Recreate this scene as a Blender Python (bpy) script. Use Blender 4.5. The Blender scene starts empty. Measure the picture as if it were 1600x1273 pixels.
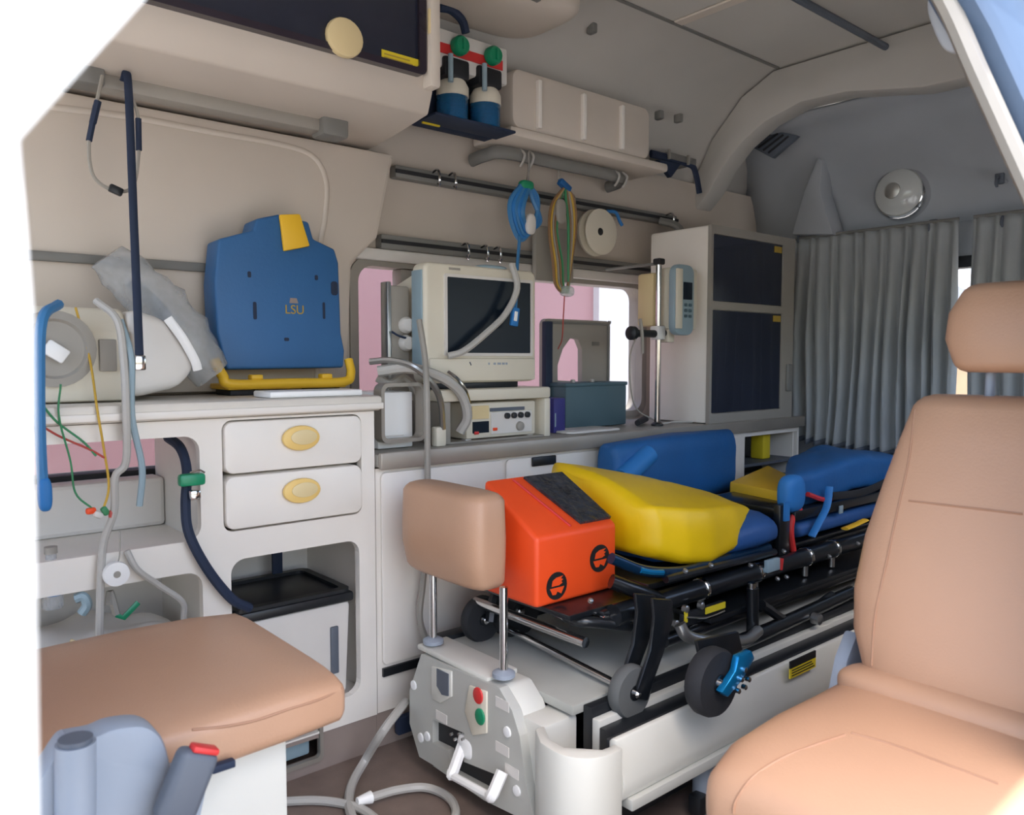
import bpy, bmesh, math, random
from mathutils import Vector, Matrix, Euler, noise
random.seed(7)
sc = bpy.context.scene
COL = sc.collection
# ------------------------------------------------------------------ camera
FPX = 1250.0
CAM = Vector((0.0, 0.0, 0.92))
YAW = math.radians(49.6)
PIT = math.radians(-3.5)
fwd = Vector((math.cos(YAW) * math.cos(PIT), math.sin(YAW) * math.cos(PIT), math.sin(PIT)))
rgt = Vector((math.sin(YAW), -math.cos(YAW), 0))
upv = rgt.cross(fwd)
cd = bpy.data.cameras.new('camera')
cam = bpy.data.objects.new('camera', cd)
COL.objects.link(cam)
cam.matrix_world = Matrix(((rgt.x, upv.x, -fwd.x, CAM.x), (rgt.y, upv.y, -fwd.y, CAM.y), (rgt.z, upv.z, -fwd.z, CAM.z), (0, 0, 0, 1)))
cd.sensor_fit = 'HORIZONTAL'
cd.sensor_width = 36
cd.lens = 36 * FPX / 1600
cd.clip_start = 0.01
cd.dof.use_dof = True
cd.dof.focus_distance = 2.0
cd.dof.aperture_fstop = 7.0
sc.camera = cam
# ------------------------------------------------------------------ world, sun, exposure
w = bpy.data.worlds.new('world')
sc.world = w
w.use_nodes = True
nt = w.node_tree
nt.nodes.clear()
sky = nt.nodes.new('ShaderNodeTexSky')
sky.sky_type = 'NISHITA'
sky.sun_disc = False
sky.sun_elevation = math.radians(60)
sky.sun_rotation = math.radians(200)
sky.air_density = 1.0
sky.dust_density = 2.5
bg = nt.nodes.new('ShaderNodeBackground')
bg.inputs['Strength'].default_value = 0.30
wo = nt.nodes.new('ShaderNodeOutputWorld')
nt.links.new(sky.outputs[0], bg.inputs[0])
nt.links.new(bg.outputs[0], wo.inputs[0])
sd = bpy.data.lights.new('sun', 'SUN')
sd.energy = 4.5
sd.angle = math.radians(1.0)
sd.color = (1.0, 0.97, 0.93)
sun = bpy.data.objects.new('sun', sd)
COL.objects.link(sun)
sun.location = (-2, -3, 6)
sun.rotation_euler = Vector((0.06, -0.075, -1.0)).to_track_quat('-Z', 'Y').to_euler()
vs = sc.view_settings
vs.view_transform = 'Standard'
vs.look = 'None'
vs.gamma = 1.0
vs.use_curve_mapping = False
vs.exposure = 1.06


# ------------------------------------------------------------------ pixel -> place
def ray(px, py):
    return fwd + rgt * ((px - 800) / FPX) - upv * ((py - 636.5) / FPX)


def PX(px, py, x):
    r = ray(px, py)
    return CAM + r * ((x - CAM.x) / r.x)


def PY(px, py, y):
    r = ray(px, py)
    return CAM + r * ((y - CAM.y) / r.y)


def PZ(px, py, z):
    r = ray(px, py)
    return CAM + r * ((z - CAM.z) / r.z)


# ------------------------------------------------------------------ materials
def lin(h):
    h = h.lstrip('#')
    c = [int(h[i:i + 2], 16) / 255 for i in (0, 2, 4)]
    return [x / 12.92 if x <= .04045 else ((x + .055) / 1.055) ** 2.4 for x in c] + [1]


MATS = {}


def mat(name, hexc, rough=.5, metal=0.0, var=.06, scale=6.0, bump=0.0, bscale=60.0, coat=0.0, spec=None, emit=None, sheen=0):
    m = bpy.data.materials.new(name)
    m.use_nodes = True
    n = m.node_tree.nodes
    l = m.node_tree.links
    b = n['Principled BSDF']
    b.inputs['Roughness'].default_value = rough
    b.inputs['Metallic'].default_value = metal
    if coat: b.inputs['Coat Weight'].default_value = coat
    if spec is not None: b.inputs['Specular IOR Level'].default_value = spec
    if sheen: b.inputs['Sheen Weight'].default_value = sheen
    c = lin(hexc)
    tc = n.new('ShaderNodeTexCoord')
    nz = n.new('ShaderNodeTexNoise')
    nz.inputs['Scale'].default_value = scale
    nz.inputs['Detail'].default_value = 5
    l.new(tc.outputs['Object'], nz.inputs['Vector'])
    rp = n.new('ShaderNodeValToRGB')
    rp.color_ramp.elements[0].position = .3
    rp.color_ramp.elements[1].position = .7
    rp.color_ramp.elements[0].color = [x * (1 - var) for x in c[:3]] + [1]
    rp.color_ramp.elements[1].color = [min(1, x * (1 + var)) for x in c[:3]] + [1]
    l.new(nz.outputs['Fac'], rp.inputs[0])
    l.new(rp.outputs[0], b.inputs['Base Color'])
    if bump:
        n2 = n.new('ShaderNodeTexNoise')
        n2.inputs['Scale'].default_value = bscale
        n2.inputs['Detail'].default_value = 3
        l.new(tc.outputs['Object'], n2.inputs['Vector'])
        bp = n.new('ShaderNodeBump')
        bp.inputs['Strength'].default_value = bump
        bp.inputs['Distance'].default_value = .01
        l.new(n2.outputs['Fac'], bp.inputs['Height'])
        l.new(bp.outputs[0], b.inputs['Normal'])
    if emit:
        b.inputs['Emission Color'].default_value = lin(emit[0])
        b.inputs['Emission Strength'].default_value = emit[1]
    MATS[name] = m
    return m


def glassy(name, hexc, fac=.12, rough=.03, alpha_tint='#ffffff'):
    m = bpy.data.materials.new(name)
    m.use_nodes = True
    n = m.node_tree.nodes
    l = m.node_tree.links
    n.remove(n['Principled BSDF'])
    tr = n.new('ShaderNodeBsdfTransparent')
    tr.inputs[0].default_value = lin(alpha_tint)
    gl = n.new('ShaderNodeBsdfPrincipled')
    gl.inputs['Base Color'].default_value = lin(hexc)
    gl.inputs['Roughness'].default_value = rough
    nz = n.new('ShaderNodeTexNoise')
    nz.inputs['Scale'].default_value = 9
    mr = n.new('ShaderNodeMapRange')
    mr.inputs['To Min'].default_value = fac * .75
    mr.inputs['To Max'].default_value = fac * 1.25
    l.new(nz.outputs['Fac'], mr.inputs['Value'])
    mx = n.new('ShaderNodeMixShader')
    l.new(mr.outputs[0], mx.inputs[0])
    l.new(tr.outputs[0], mx.inputs[1])
    l.new(gl.outputs[0], mx.inputs[2])
    l.new(mx.outputs[0], n['Material Output'].inputs[0])
    MATS[name] = m
    return m


mat('body_white', '#f3f1ea', .3, coat=.4, var=.02)
mat('wall_beige', '#cbc0b3', .55, var=.04, scale=3, bump=.04, bscale=180)
mat('wall_panel', '#d4c9bc', .5, var=.04, scale=3)
mat('ceiling_grey', '#c4c0b9', .6, var=.05, scale=3, bump=.03, bscale=200)
mat('rear_grey', '#a7abb0', .6, var=.06, scale=4)
mat('floor_vinyl', '#7b6b62', .55, var=.14, scale=14, bump=.05, bscale=150)
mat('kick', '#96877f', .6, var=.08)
mat('cab_white', '#eee8df', .38, var=.025, scale=5)
mat('worktop', '#dcd5ca', .35, var=.06, scale=9)
mat('steel_trim', '#a19a90', .4, metal=.35, var=.08)
mat('rail_grey', '#7d7c78', .5, var=.08)
mat('cream', '#ecc878', .4, var=.03)
mat('cream_pale', '#e2cd9c', .4, var=.03)
mat('smoke_door', '#2b2430', .22, var=.15, scale=5, coat=.3)
mat('smoke_blue', '#232838', .22, var=.15, scale=5, coat=.3)
mat('yellow_label', '#e3cb2c', .5, var=.05)
mat('black_print', '#191919', .6, var=.05)
mat('black_plastic', '#1d2024', .4, var=.12)
mat('black_rubber', '#26272a', .75, var=.15, bump=.1)
mat('dark_frame', '#15181c', .3, var=.12, coat=.3)
mat('tyre_grey', '#5d5f5e', .8, var=.12)
mat('chrome', '#d9d9d9', .14, metal=1, var=.02)
mat('steel', '#b9b9b7', .28, metal=.9, var=.05)
mat('tan_leather', '#c0977a', .42, var=.05, scale=4, bump=.06, bscale=260)
mat('tan_stitch', '#ad8469', .6, var=.05)
mat('seat_grey', '#98a1ad', .5, var=.05)
mat('seat_grey_dark', '#5d646f', .5, var=.06)
mat('red', '#d23534', .4, var=.06)
mat('green', '#178a60', .35, var=.08)
mat('case_blue', '#2d6397', .5, var=.07, scale=5, bump=.05, bscale=120)
mat('case_yellow', '#eebd2e', .45, var=.05)
mat('dull_yellow', '#b3953c', .6, var=.1)
mat('foam_yellow', '#f2c60a', .45, var=.06, scale=5, bump=.12, bscale=16)
mat('orange', '#f4511e', .45, var=.05, scale=5)
mat('orange_pad', '#2f3238', .22, var=.5, scale=45, bump=.8, bscale=55)
mat('stretcher_blue', '#1a5c98', .6, var=.1, scale=8, bump=.1, bscale=90)
mat('stretcher_navy', '#26528c', .55, var=.1, scale=8, bump=.08, bscale=60)
mat('strap_blue', '#2a78bd', .6, var=.08)
mat('bed_navy', '#123350', .25, metal=.4, var=.1)
mat('anodised_blue', '#1789c4', .25, metal=.6, var=.05)
mat('sled_white', '#d6d5cc', .38, var=.03)
mat('sled_grey', '#bcbcb5', .45, var=.04)
mat('deck_grey', '#aeaea6', .42, var=.07)
mat('device_cream', '#ddd6c4', .45, var=.03)
mat('device_white', '#dcd8d2', .45, var=.04)
mat('device_grey', '#9b968d', .5, var=.05)
mat('screen', '#18222d', .3, var=.08, spec=.25)
mat('hose_grey', '#b5b2ac', .45, var=.06)
mat('hose_blue', '#3f7fb4', .45, var=.06)
mat('teal_box', '#4d666f', .55, var=.06)
mat('purple', '#35337a', .55, var=.06)
mat('pale_blue', '#93a9b3', .45, var=.05)
mat('navy_strap', '#1d2b44', .7, var=.1)
mat('brown_tube', '#8b6b4c', .5, var=.12)
mat('curtain', '#a0a4a5', .8, var=.06, scale=7, sheen=.2)
mat('lamp_lens', '#c9ccca', .12, var=.03, coat=.6)
mat('pink_paint', '#8b6a6f', .7, var=.03, scale=1.5)
mat('white_paint', '#b8b8bb', .7, var=.03, scale=2)
mat('ground', '#b3b0aa', .9, var=.1, scale=2)
mat('tree', '#5f7a4c', .8, var=.3, scale=5)
mat('house', '#d8b48c', .8, var=.06)
mat('jamb_shade', '#4f6178', .5, var=.06)
mat('white_plastic', '#f2f2f0', .35, var=.02)
mat('wire_red', '#b3463c', .5)
mat('wire_green', '#3c8a5c', .5)
mat('wire_yellow', '#c9a23c', .5)
glassy('window_glass', '#dfe8ea', .08)
glassy('clear_bag', '#c3c6c8', .42, .2)
glassy('bottle_blue', '#2f6f9b', .55, .1, '#7fb4d8')
glassy('mask_clear', '#cfe8e2', .45, .15)


# ------------------------------------------------------------------ mesh builder
class MB:
    def __init__(s):
        s.bm = bmesh.new()

    def _add(s, t, mtx=None):
        if mtx is not None: bmesh.ops.transform(t, matrix=mtx, verts=t.verts)
        me = bpy.data.meshes.new('tmp')
        t.to_mesh(me)
        t.free()
        s.bm.from_mesh(me)
        bpy.data.meshes.remove(me)
        return s

    def box(s, c, d, r=0, seg=2, rot=None):
        t = bmesh.new()
        bmesh.ops.create_cube(t, size=1)
        bmesh.ops.scale(t, vec=Vector(d), verts=t.verts)
        if r: bmesh.ops.bevel(t, geom=t.edges[:], offset=min(r, min(d) * .49), segments=seg, profile=.5, affect='EDGES')
        m = Matrix.Translation(Vector(c))
        if rot is not None: m = m @ Euler(rot).to_matrix().to_4x4()
        return s._add(t, m)

    def bb(s, x0, x1, y0, y1, z0, z1, r=0, seg=2):
        return s.box(((x0 + x1) / 2, (y0 + y1) / 2, (z0 + z1) / 2), (abs(x1 - x0), abs(y1 - y0), abs(z1 - z0)), r, seg)

    def cyl(s, p0, p1, r0, r1=None, n=18):
        p0 = Vector(p0)
        p1 = Vector(p1)
        r1 = r0 if r1 is None else r1
        d = p1 - p0
        t = bmesh.new()
        bmesh.ops.create_cone(t, cap_ends=True, segments=n, radius1=r0, radius2=r1, depth=d.length)
        m = Matrix.Translation((p0 + p1) / 2) @ d.to_track_quat('Z', 'Y').to_matrix().to_4x4()
        return s._add(t, m)

    def lathe(s, o, axis, prof, n=24):
        """prof: (radius, distance along axis)"""
        t = bmesh.new()
        rows = []
        for r, h in prof:
            rows.append([t.verts.new((r * math.cos(2 * math.pi * i / n), r * math.sin(2 * math.pi * i / n), h)) for i in range(n)])
        for a, b in zip(rows, rows[1:]):
            for i in range(n): t.faces.new((a[i], a[(i + 1) % n], b[(i + 1) % n], b[i]))
        t.faces.new(rows[0][::-1])
        t.faces.new(rows[-1])
        bmesh.ops.recalc_face_normals(t, faces=t.faces)
        return s._add(t, Matrix.Translation(Vector(o)) @ Vector(axis).to_track_quat('Z', 'Y').to_matrix().to_4x4())

    def tube(s, pts, r, n=8, smooth=True, closed=False, sub=6, flat=None):
        pts = [Vector(p) for p in pts]
        if smooth and len(pts) > 2: pts = catmull(pts, sub, closed)
        t = bmesh.new()
        rows = []
        up = Vector((0, 0, 1))
        N = len(pts)
        prev = None
        for i, p in enumerate(pts):
            if closed:
                d = (pts[(i + 1) % N] - pts[i - 1])
            else:
                d = pts[min(i + 1, N - 1)] - pts[max(i - 1, 0)]
            if d.length < 1e-9: d = Vector((0, 0, 1))
            d.normalize()
            if prev is None:
                a = d.cross(up)
                if a.length < .05: a = d.cross(Vector((1, 0, 0)))
            else:
                a = prev - d * prev.dot(d)
                if a.length < 1e-6: a = d.orthogonal()
            a.normalize()
            prev = a
            b = d.cross(a)
            ra, rb = (r, r) if flat is None else flat
            rows.append([t.verts.new(p + a * (ra * math.cos(2 * math.pi * k / n)) + b * (rb * math.sin(2 * math.pi * k / n))) for k in range(n)])
        M = N if closed else N - 1
        for i in range(M):
            A = rows[i]
            B = rows[(i + 1) % N]
            for k in range(n): t.faces.new((A[k], A[(k + 1) % n], B[(k + 1) % n], B[k]))
        if not closed:
            t.faces.new(rows[0][::-1])
            t.faces.new(rows[-1])
        bmesh.ops.recalc_face_normals(t, faces=t.faces)
        return s._add(t)

    def prism(s, pts, ax, d0, d1, bevel=0, seg=2):
        """pts: 2D outline; ax: 'x' -> (y,z), 'y' -> (x,z), 'z' -> (x,y)"""
        t = bmesh.new()

        def mk(p, d):
            return {'x': (d, p[0], p[1]), 'y': (p[0], d, p[1]), 'z': (p[0], p[1], d)}[ax]
        a = [t.verts.new(mk(p, d0)) for p in pts]
        b = [t.verts.new(mk(p, d1)) for p in pts]
        n = len(pts)
        t.faces.new(a)
        t.faces.new(b[::-1])
        for i in range(n): t.faces.new((a[i], b[i], b[(i + 1) % n], a[(i + 1) % n]))
        bmesh.ops.recalc_face_normals(t, faces=t.faces)
        if bevel:
            ed = [e for e in t.edges if len(e.link_faces) == 2 and e.calc_face_angle(0) > .6]
            bmesh.ops.bevel(t, geom=ed, offset=bevel, segments=seg, profile=.5, affect='EDGES')
        return s._add(t)

    def holed(s, outer, holes, ax, d0, d1):
        t = bmesh.new()

        def mk(p, d):
            return {'x': (d, p[0], p[1]), 'y': (p[0], d, p[1]), 'z': (p[0], p[1], d)}[ax]
        loops = [outer] + holes
        for d in (d0, d1):
            es = []
            for L in loops:
                vs_ = [t.verts.new(mk(p, d)) for p in L]
                es += [t.edges.new((vs_[i], vs_[(i + 1) % len(vs_)])) for i in range(len(vs_))]
            bmesh.ops.triangle_fill(t, use_beauty=True, use_dissolve=False, edges=es)
        for L in loops:
            A = [t.verts.new(mk(p, d0)) for p in L]
            B = [t.verts.new(mk(p, d1)) for p in L]
            for i in range(len(L)): t.faces.new((A[i], A[(i + 1) % len(L)], B[(i + 1) % len(L)], B[i]))
        bmesh.ops.remove_doubles(t, verts=t.verts, dist=1e-5)
        bmesh.ops.recalc_face_normals(t, faces=t.faces)
        return s._add(t)

    def grid(s, P, closed_u=False):
        t = bmesh.new()
        V = [[t.verts.new(p) for p in row] for row in P]
        for i in range(len(V) - 1):
            R = len(V[i])
            for j in range(R if closed_u else R - 1):
                t.faces.new((V[i][j], V[i][(j + 1) % R], V[i + 1][(j + 1) % R], V[i + 1][j]))
        return s._add(t)

    def loft(s, rings):
        t = bmesh.new()
        V = [[t.verts.new(p) for p in row] for row in rings]
        n = len(V[0])
        for i in range(len(V) - 1):
            for j in range(n): t.faces.new((V[i][j], V[i][(j + 1) % n], V[i + 1][(j + 1) % n], V[i + 1][j]))
        t.faces.new(V[0][::-1])
        t.faces.new(V[-1])
        bmesh.ops.recalc_face_normals(t, faces=t.faces)
        return s._add(t)

    def cushion(s, c, d, p=4.0, rot=None, n=14, wr=0.0, fn=None):
        """soft box: superellipsoid of size d"""
        t = bmesh.new()
        bmesh.ops.create_cube(t, size=2)
        bmesh.ops.subdivide_edges(t, edges=t.edges[:], cuts=n, use_grid_fill=True)
        for v in t.verts:
            q = v.co
            k = (abs(q.x) ** p + abs(q.y) ** p + abs(q.z) ** p) ** (1 / p)
            q = q / k
            v.co = Vector((q.x * d[0] / 2, q.y * d[1] / 2, q.z * d[2] / 2))
            if wr: v.co += v.normal * wr * noise.noise(v.co * 14)
            if fn: v.co = fn(v.co)
        m = Matrix.Translation(Vector(c))
        if rot is not None: m = m @ Euler(rot).to_matrix().to_4x4()
        return s._add(t, m)

    def text(s, body, size, mtx, ext=.0004):
        cu = bpy.data.curves.new('t', 'FONT')
        cu.body = body
        cu.size = size
        cu.extrude = ext
        cu.align_x = 'CENTER'
        cu.align_y = 'CENTER'
        o = bpy.data.objects.new('t', cu)
        COL.objects.link(o)
        bpy.context.view_layer.update()
        me = o.evaluated_get(bpy.context.evaluated_depsgraph_get()).to_mesh()
        t = bmesh.new()
        t.from_mesh(me)
        bpy.data.objects.remove(o)
        return s._add(t, mtx)

    def build(s, name, m, parent=None, smooth=True, ang=40, solid=0):
        me = bpy.data.meshes.new(name)
        bmesh.ops.remove_doubles(s.bm, verts=s.bm.verts, dist=1e-6)
        s.bm.to_mesh(me)
        s.bm.free()
        if smooth:
            me.polygons.foreach_set('use_smooth', [True] * len(me.polygons))
            me.set_sharp_from_angle(angle=math.radians(ang))
        me.materials.append(MATS[m])
        o = bpy.data.objects.new(name, me)
        COL.objects.link(o)
        if parent is not None:
            base = WL[parent.name]
            me.transform(Matrix.Translation(-base))
            o.parent = parent
        else:
            xs = [v.co for v in me.vertices]
            base = Vector(((min(v.x for v in xs) + max(v.x for v in xs)) / 2, (min(v.y for v in xs) + max(v.y for v in xs)) / 2, min(v.z for v in xs)))
            me.transform(Matrix.Translation(-base))
            o.location = base
        WL[o.name] = base
        if solid:
            md = o.modifiers.new('solid', 'SOLIDIFY')
            md.thickness = solid
            md.offset = 0
        return o


WL = {}


def catmull(pts, sub=6, closed=False):
    out = []
    n = len(pts)
    for i in range(n if closed else n - 1):
        p1 = pts[i]
        p2 = pts[(i + 1) % n]
        p0 = pts[i - 1] if (i > 0 or closed) else p1 * 2 - p2
        p3 = pts[(i + 2) % n] if (i + 2 < n or closed) else p2 * 2 - p1
        for k in range(sub):
            t = k / sub
            out.append(.5 * ((2 * p1) + (p2 - p0) * t + (2 * p0 - 5 * p1 + 4 * p2 - p3) * t * t + (3 * p1 - p0 - 3 * p2 + p3) * t ** 3))
    if not closed: out.append(pts[-1])
    return out


def rrect(x0, x1, z0, z1, r=.02, n=5):
    out = []
    for cx, cz, a0 in ((x1 - r, z1 - r, 0), (x0 + r, z1 - r, 90), (x0 + r, z0 + r, 180), (x1 - r, z0 + r, 270)):
        for k in range(n + 1):
            a = math.radians(a0 + 90 * k / n)
            out.append((cx + r * math.cos(a), cz + r * math.sin(a)))
    return out


def oval(cx, cz, a, b, n=24):
    return [(cx + a * math.cos(2 * math.pi * i / n), cz + b * math.sin(2 * math.pi * i / n)) for i in range(n)]


def tag(o, label, cat, group=None):
    o['label'] = label
    o['category'] = cat
    if group: o['group'] = group
    return o


def thing(name, label, cat, loc, group=None):
    o = bpy.data.objects.new(name, None)
    COL.objects.link(o)
    o.empty_display_size = .05
    o.location = loc
    WL[o.name] = Vector(loc)
    return tag(o, label, cat, group)


def struct(o):
    o['kind'] = 'structure'
    return o


# ================================================================== SHELL
FY = 1.95      # far wall
CY = 1.60      # cabinet front
ZC = 1.95      # ceiling
XR = 3.05      # rear wall
struct(MB().bb(-.9, XR + .1, .2, 2.05, -.06, 0).build('floor', 'floor_vinyl', smooth=False))

# far wall with two windows
WX0 = PY(553, 500, FY).x
WX1 = PY(1004, 500, FY).x
NW = (-.12, .56, .60, .80)
wl = struct(MB().holed([(-.9, 0), (XR + .1, 0), (XR + .1, 1.6), (-.9, 1.6)],
                       [rrect(WX0, WX1, .72, 1.185, .05), rrect(-.2, .62, .645, .80, .02)], 'y', FY, FY + .05).build('wall_left', 'wall_beige', smooth=False))
# cove + ceiling + near roof side
prof = [(1.99, 1.5), (1.975, 1.6), (1.88, 1.76), (1.75, 1.89), (1.62, 1.95), (.62, 1.95), (.52, 1.86), (.45, 1.7), (.43, 1.5)]
n1 = 9
P = []
for (y, z) in prof: P.append([Vector((-.9 + (XR + 1.0) * i / n1, y, z)) for i in range(n1 + 1)])
ceil = struct(MB().grid(P).build('ceiling', 'ceiling_grey', ang=25))
md = ceil.modifiers.new('solid', 'SOLIDIFY')
md.thickness = .05
md.offset = -1
# ceiling seams and cross strip
for k, (y, ax) in enumerate(((1.60, 0), (.95, 0))):
    MB().bb(-.6, 2.6, y - .006, y + .006, ZC - .005, ZC - .0005).build('seam', 'rail_grey', ceil, smooth=False)
for x in (1.35, 2.02):
    MB().bb(x - .02, x + .02, .7, 1.59, ZC - .008, ZC - .0005, .003, 1).build('joint_strip', 'wall_panel', ceil, smooth=False)
# rear header arch
arch = [PX(1108, 300, 2.6), PX(1128, 262, 2.6), PX(1155, 226, 2.6), PX(1195, 190, 2.6), PX(1250, 160, 2.6), PX(1320, 144, 2.6), PX(1440, 137, 2.6)]
ip = [(p.y, p.z) for p in arch] + [(.60, 1.74), (.5, 1.5)]
op = [(.40, 1.5), (.42, 1.7), (.50, 1.87), (.62, 1.945), (1.62, 1.945), (1.75, 1.885), (1.88, 1.755), (1.97, 1.6), (1.95, 1.5)]
struct(MB().prism(ip + op, 'x', 2.6, 2.7, .01).build('trim_1', 'ceiling_grey'))
# rear dome and rear wall
rows = []
for k in range(8):
    t = k / 7
    z = 1.80 - .40 * t ** 1.6
    x = 2.70 + .34 * math.sin(t * math.pi / 2)
    rows.append([Vector((x, .40 + (1.97 - .40) * j / 12, z)) for j in range(13)])
MBd = MB().grid(rows)
wb = struct(MB().holed([(.15, 0), (2.0, 0), (2.0, 1.9), (.15, 1.9)], [rrect(.55, 1.72, .72, 1.26, .05)], 'x', XR, XR + .05).build('wall_back', 'rear_grey', smooth=False))
MBd.build('upper_panel', 'rear_grey', wb, solid=.015)
# lower rear sill
MB().bb(2.96, 3.05, .3, 1.58, 0, .60, .02).build('sill', 'wall_panel', wb)
# corner pillar trim on the rear wall
cp = [PX(1283, 248, 2.93), PX(1291, 252, 2.93), PX(1287, 300, 2.93), PX(1308, 368, 2.93), PX(1243, 368, 2.93), PX(1262, 300, 2.93)]
MB().prism([(p.y, p.z) for p in cp], 'x', 2.90, 3.0, .008).build('pillar_trim', 'rear_grey', wb)
# rear window
rw = struct(MB().holed(rrect(.53, 1.74, .70, 1.28, .06), [rrect(.57, 1.70, .74, 1.24, .05)], 'x', XR - .006, XR + .056).build('window_1', 'black_rubber'))
MB().prism(rrect(.57, 1.70, .74, 1.24, .05), 'x', XR + .02, XR + .026).build('pane', 'window_glass', rw)
# far wall window
fw = struct(MB().holed(rrect(WX0 - .015, WX1 + .015, .705, 1.20, .06), [rrect(WX0 + .01, WX1 - .01, .73, 1.175, .045)], 'y', FY - .008, FY + .058).build('window_2', 'device_grey'))
MB().prism(rrect(WX0 + .01, WX1 - .01, .73, 1.175, .045), 'y', FY + .02, FY + .026).build('pane', 'window_glass', fw)
MB().bb(1.245, 1.30, FY + .0, FY + .05, .73, 1.175, .006).build('window_divider', 'device_grey', fw)
fw2 = struct(MB().holed(rrect(-.21, .63, .635, .81, .02), [rrect(-.19, .61, .665, .785, .015)], 'y', FY - .006, FY + .056).build('window_3', 'black_rubber'))
MB().prism(rrect(-.19, .61, .665, .785, .015), 'y', FY + .02, FY + .026).build('pane', 'window_glass', fw2)


# near side of the body with the sliding-door opening
def ys(z):
    return .22 + .37 * max(0, z - .93)


zr = [-.45, 0, .4, .7, .8, .88, .93, .95, .965, .977, .985, 1.0, 1.03, 1.06, 1.12, 1.2, 1.3, 1.4, 1.48, 1.5]


def xe(z):
    if z < .977: return .0355 + .004 * max(0, (z - .81) / .167)
    return .0395 + (z - .977) * .72


def xr_(z):
    return 1.06 if z < 1.0 else 1.06 - .06 * min(1, (z - 1.0) / .34) - max(0, z - 1.34) * .9


front = [[Vector((-.95, ys(z), z)), Vector((-.3, ys(z), z)), Vector((xe(z) - .012, ys(z), z)), Vector((xe(z), ys(z) + .008, z)), Vector((xe(z), ys(z) + .05, z))] for z in zr]
nw = struct(MB().grid(front).build('wall_right', 'body_white', ang=50))
rear = [[Vector((xr_(z) + .03, ys(z) + .05, z)), Vector((xr_(z) + .03, ys(z) + .008, z)), Vector((xr_(z) + .045, ys(z), z)), Vector((2.0, ys(z), z)), Vector((XR + .1, ys(z), z))] for z in zr]
MB().grid([[r_[0], r_[1], r_[2], Vector((1.5, r_[3].y, r_[3].z))] for r_ in rear]).build('rear_quarter', 'jamb_shade', nw, ang=50, solid=.004)  # shade at the door edge is put into this blue-grey colour
MB().grid([[Vector((2.7, ys(z), z)), Vector((XR + .1, ys(z), z))] for z in zr]).build('rear_quarter', 'body_white', nw, ang=50, solid=.004)
MB().grid([[Vector((1.5, ys(z), z)), Vector((2.7, ys(z), z))] for z in zr if z <= .88]).build('rear_quarter', 'body_white', nw, ang=50, solid=.004)
MB().grid([[Vector((1.5, ys(z), z)), Vector((2.7, ys(z), z))] for z in zr if z >= 1.3]).build('rear_quarter', 'body_white', nw, ang=50, solid=.004)
w4 = struct(MB().grid([[Vector((1.5, ys(z) + .01, z)), Vector((2.7, ys(z) + .01, z))] for z in (.88, .93, 1.1, 1.3)]).build('window_4', 'window_glass', solid=.004))
MB().tube([Vector((x, ys(z) + .01, z)) for x, z in ((1.5, .88), (2.7, .88), (2.7, 1.3), (1.5, 1.3))], .012, 6, False, True).build('window_frame', 'black_rubber', w4)
MB().grid([[Vector((-.95, ys(z), z)), Vector((XR + .1, ys(z), z))] for z in (1.5, 1.53, 1.58)]).build('header', 'body_white', nw, solid=.01)
# trim strip on the rear edge of the opening
edge = [Vector((xr_(z) + .012, ys(z) + .035, z)) for z in (.0, .5, .93, 1.0, 1.08, 1.16, 1.25, 1.34, 1.42, 1.5)]
struct(MB().tube(edge, .012, 8, True, flat=(.012, .016)).build('trim_2', 'device_grey'))
struct(MB().cushion(PX(1492, 25, 1.05), (.02, .05, .09), 3.0, (math.radians(-20), 0, 0)).build('trim_3', 'rear_grey'))
# inner lining behind the rear quarter
struct(MB().bb(1.2, XR, .30, .315, 0, .87).build('trim_4', 'wall_beige', smooth=False))

# outside
struct(MB().bb(-12, 14, -12, 14, -.75, -.7).build('ground', 'ground', smooth=False))
ow = thing('outside_wall', 'pink painted masonry wall seen through the side window', 'wall', (2, 3.6, -.7))
MB().bb(-4, 3.75, 3.6, 3.75, -.7, 2.6).build('wall_face', 'pink_paint', ow, smooth=False)
MB().bb(3.75, 4.7, 3.55, 3.75, -.7, 2.6).build('bright_strip', 'white_paint', ow, smooth=False)  # whitish section added for the bright strip in the window
hs = thing('outside_house', 'tan house with pale roof beyond the rear window', 'house', (9, 3.4, -.7))
MB().bb(8, 11, 2.2, 4.8, -.7, 1.0).build('wall_face', 'house', hs, smooth=False)
MB().prism([(2.0, 1.0), (5.0, 1.0), (3.5, 1.9)], 'x', 7.9, 11.1).build('roof', 'white_paint', hs, smooth=False)

# ================================================================== FAR WALL TRIM, LOCKERS, RAILS
# moulded side panel (covers the blanked window) on the left of the far wall
a1, a2, a3 = PY(612, 240, 1.90), PY(588, 372, 1.90), PY(548, 412, 1.90)
XA = a1.x
sp = thing('side_panel', 'beige moulded wall panel with rounded groove behind the blue case', 'panel', (.3, 1.9, .84))
MB().prism([(-.85, .84), (a3.x - .02, .84), (a3.x, a3.z), (a2.x, a2.z), (XA, 1.46), (XA + .005, 1.474), (-.85, 1.474)], 'y', 1.89, 1.948, .012).build('panel_face', 'wall_panel', sp)
gp = [PY(60, 165, 1.888), PY(200, 182, 1.888), PY(330, 206, 1.888), PY(440, 226, 1.888), PY(490, 245, 1.888), PY(510, 285, 1.888), PY(508, 340, 1.888), PY(500, 400, 1.888), PY(495, 600, 1.888)]
MB().tube(gp, .005, 8, flat=(.003, .007)).build('bead', 'wall_panel', sp)
MB().bb(-.5, PY(345, 430, 1.888).x + .1, 1.876, 1.889, PY(250, 415, 1.888).z - .008, PY(250, 415, 1.888).z + .012, .004).build('ledge', 'rail_grey', sp)

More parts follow.
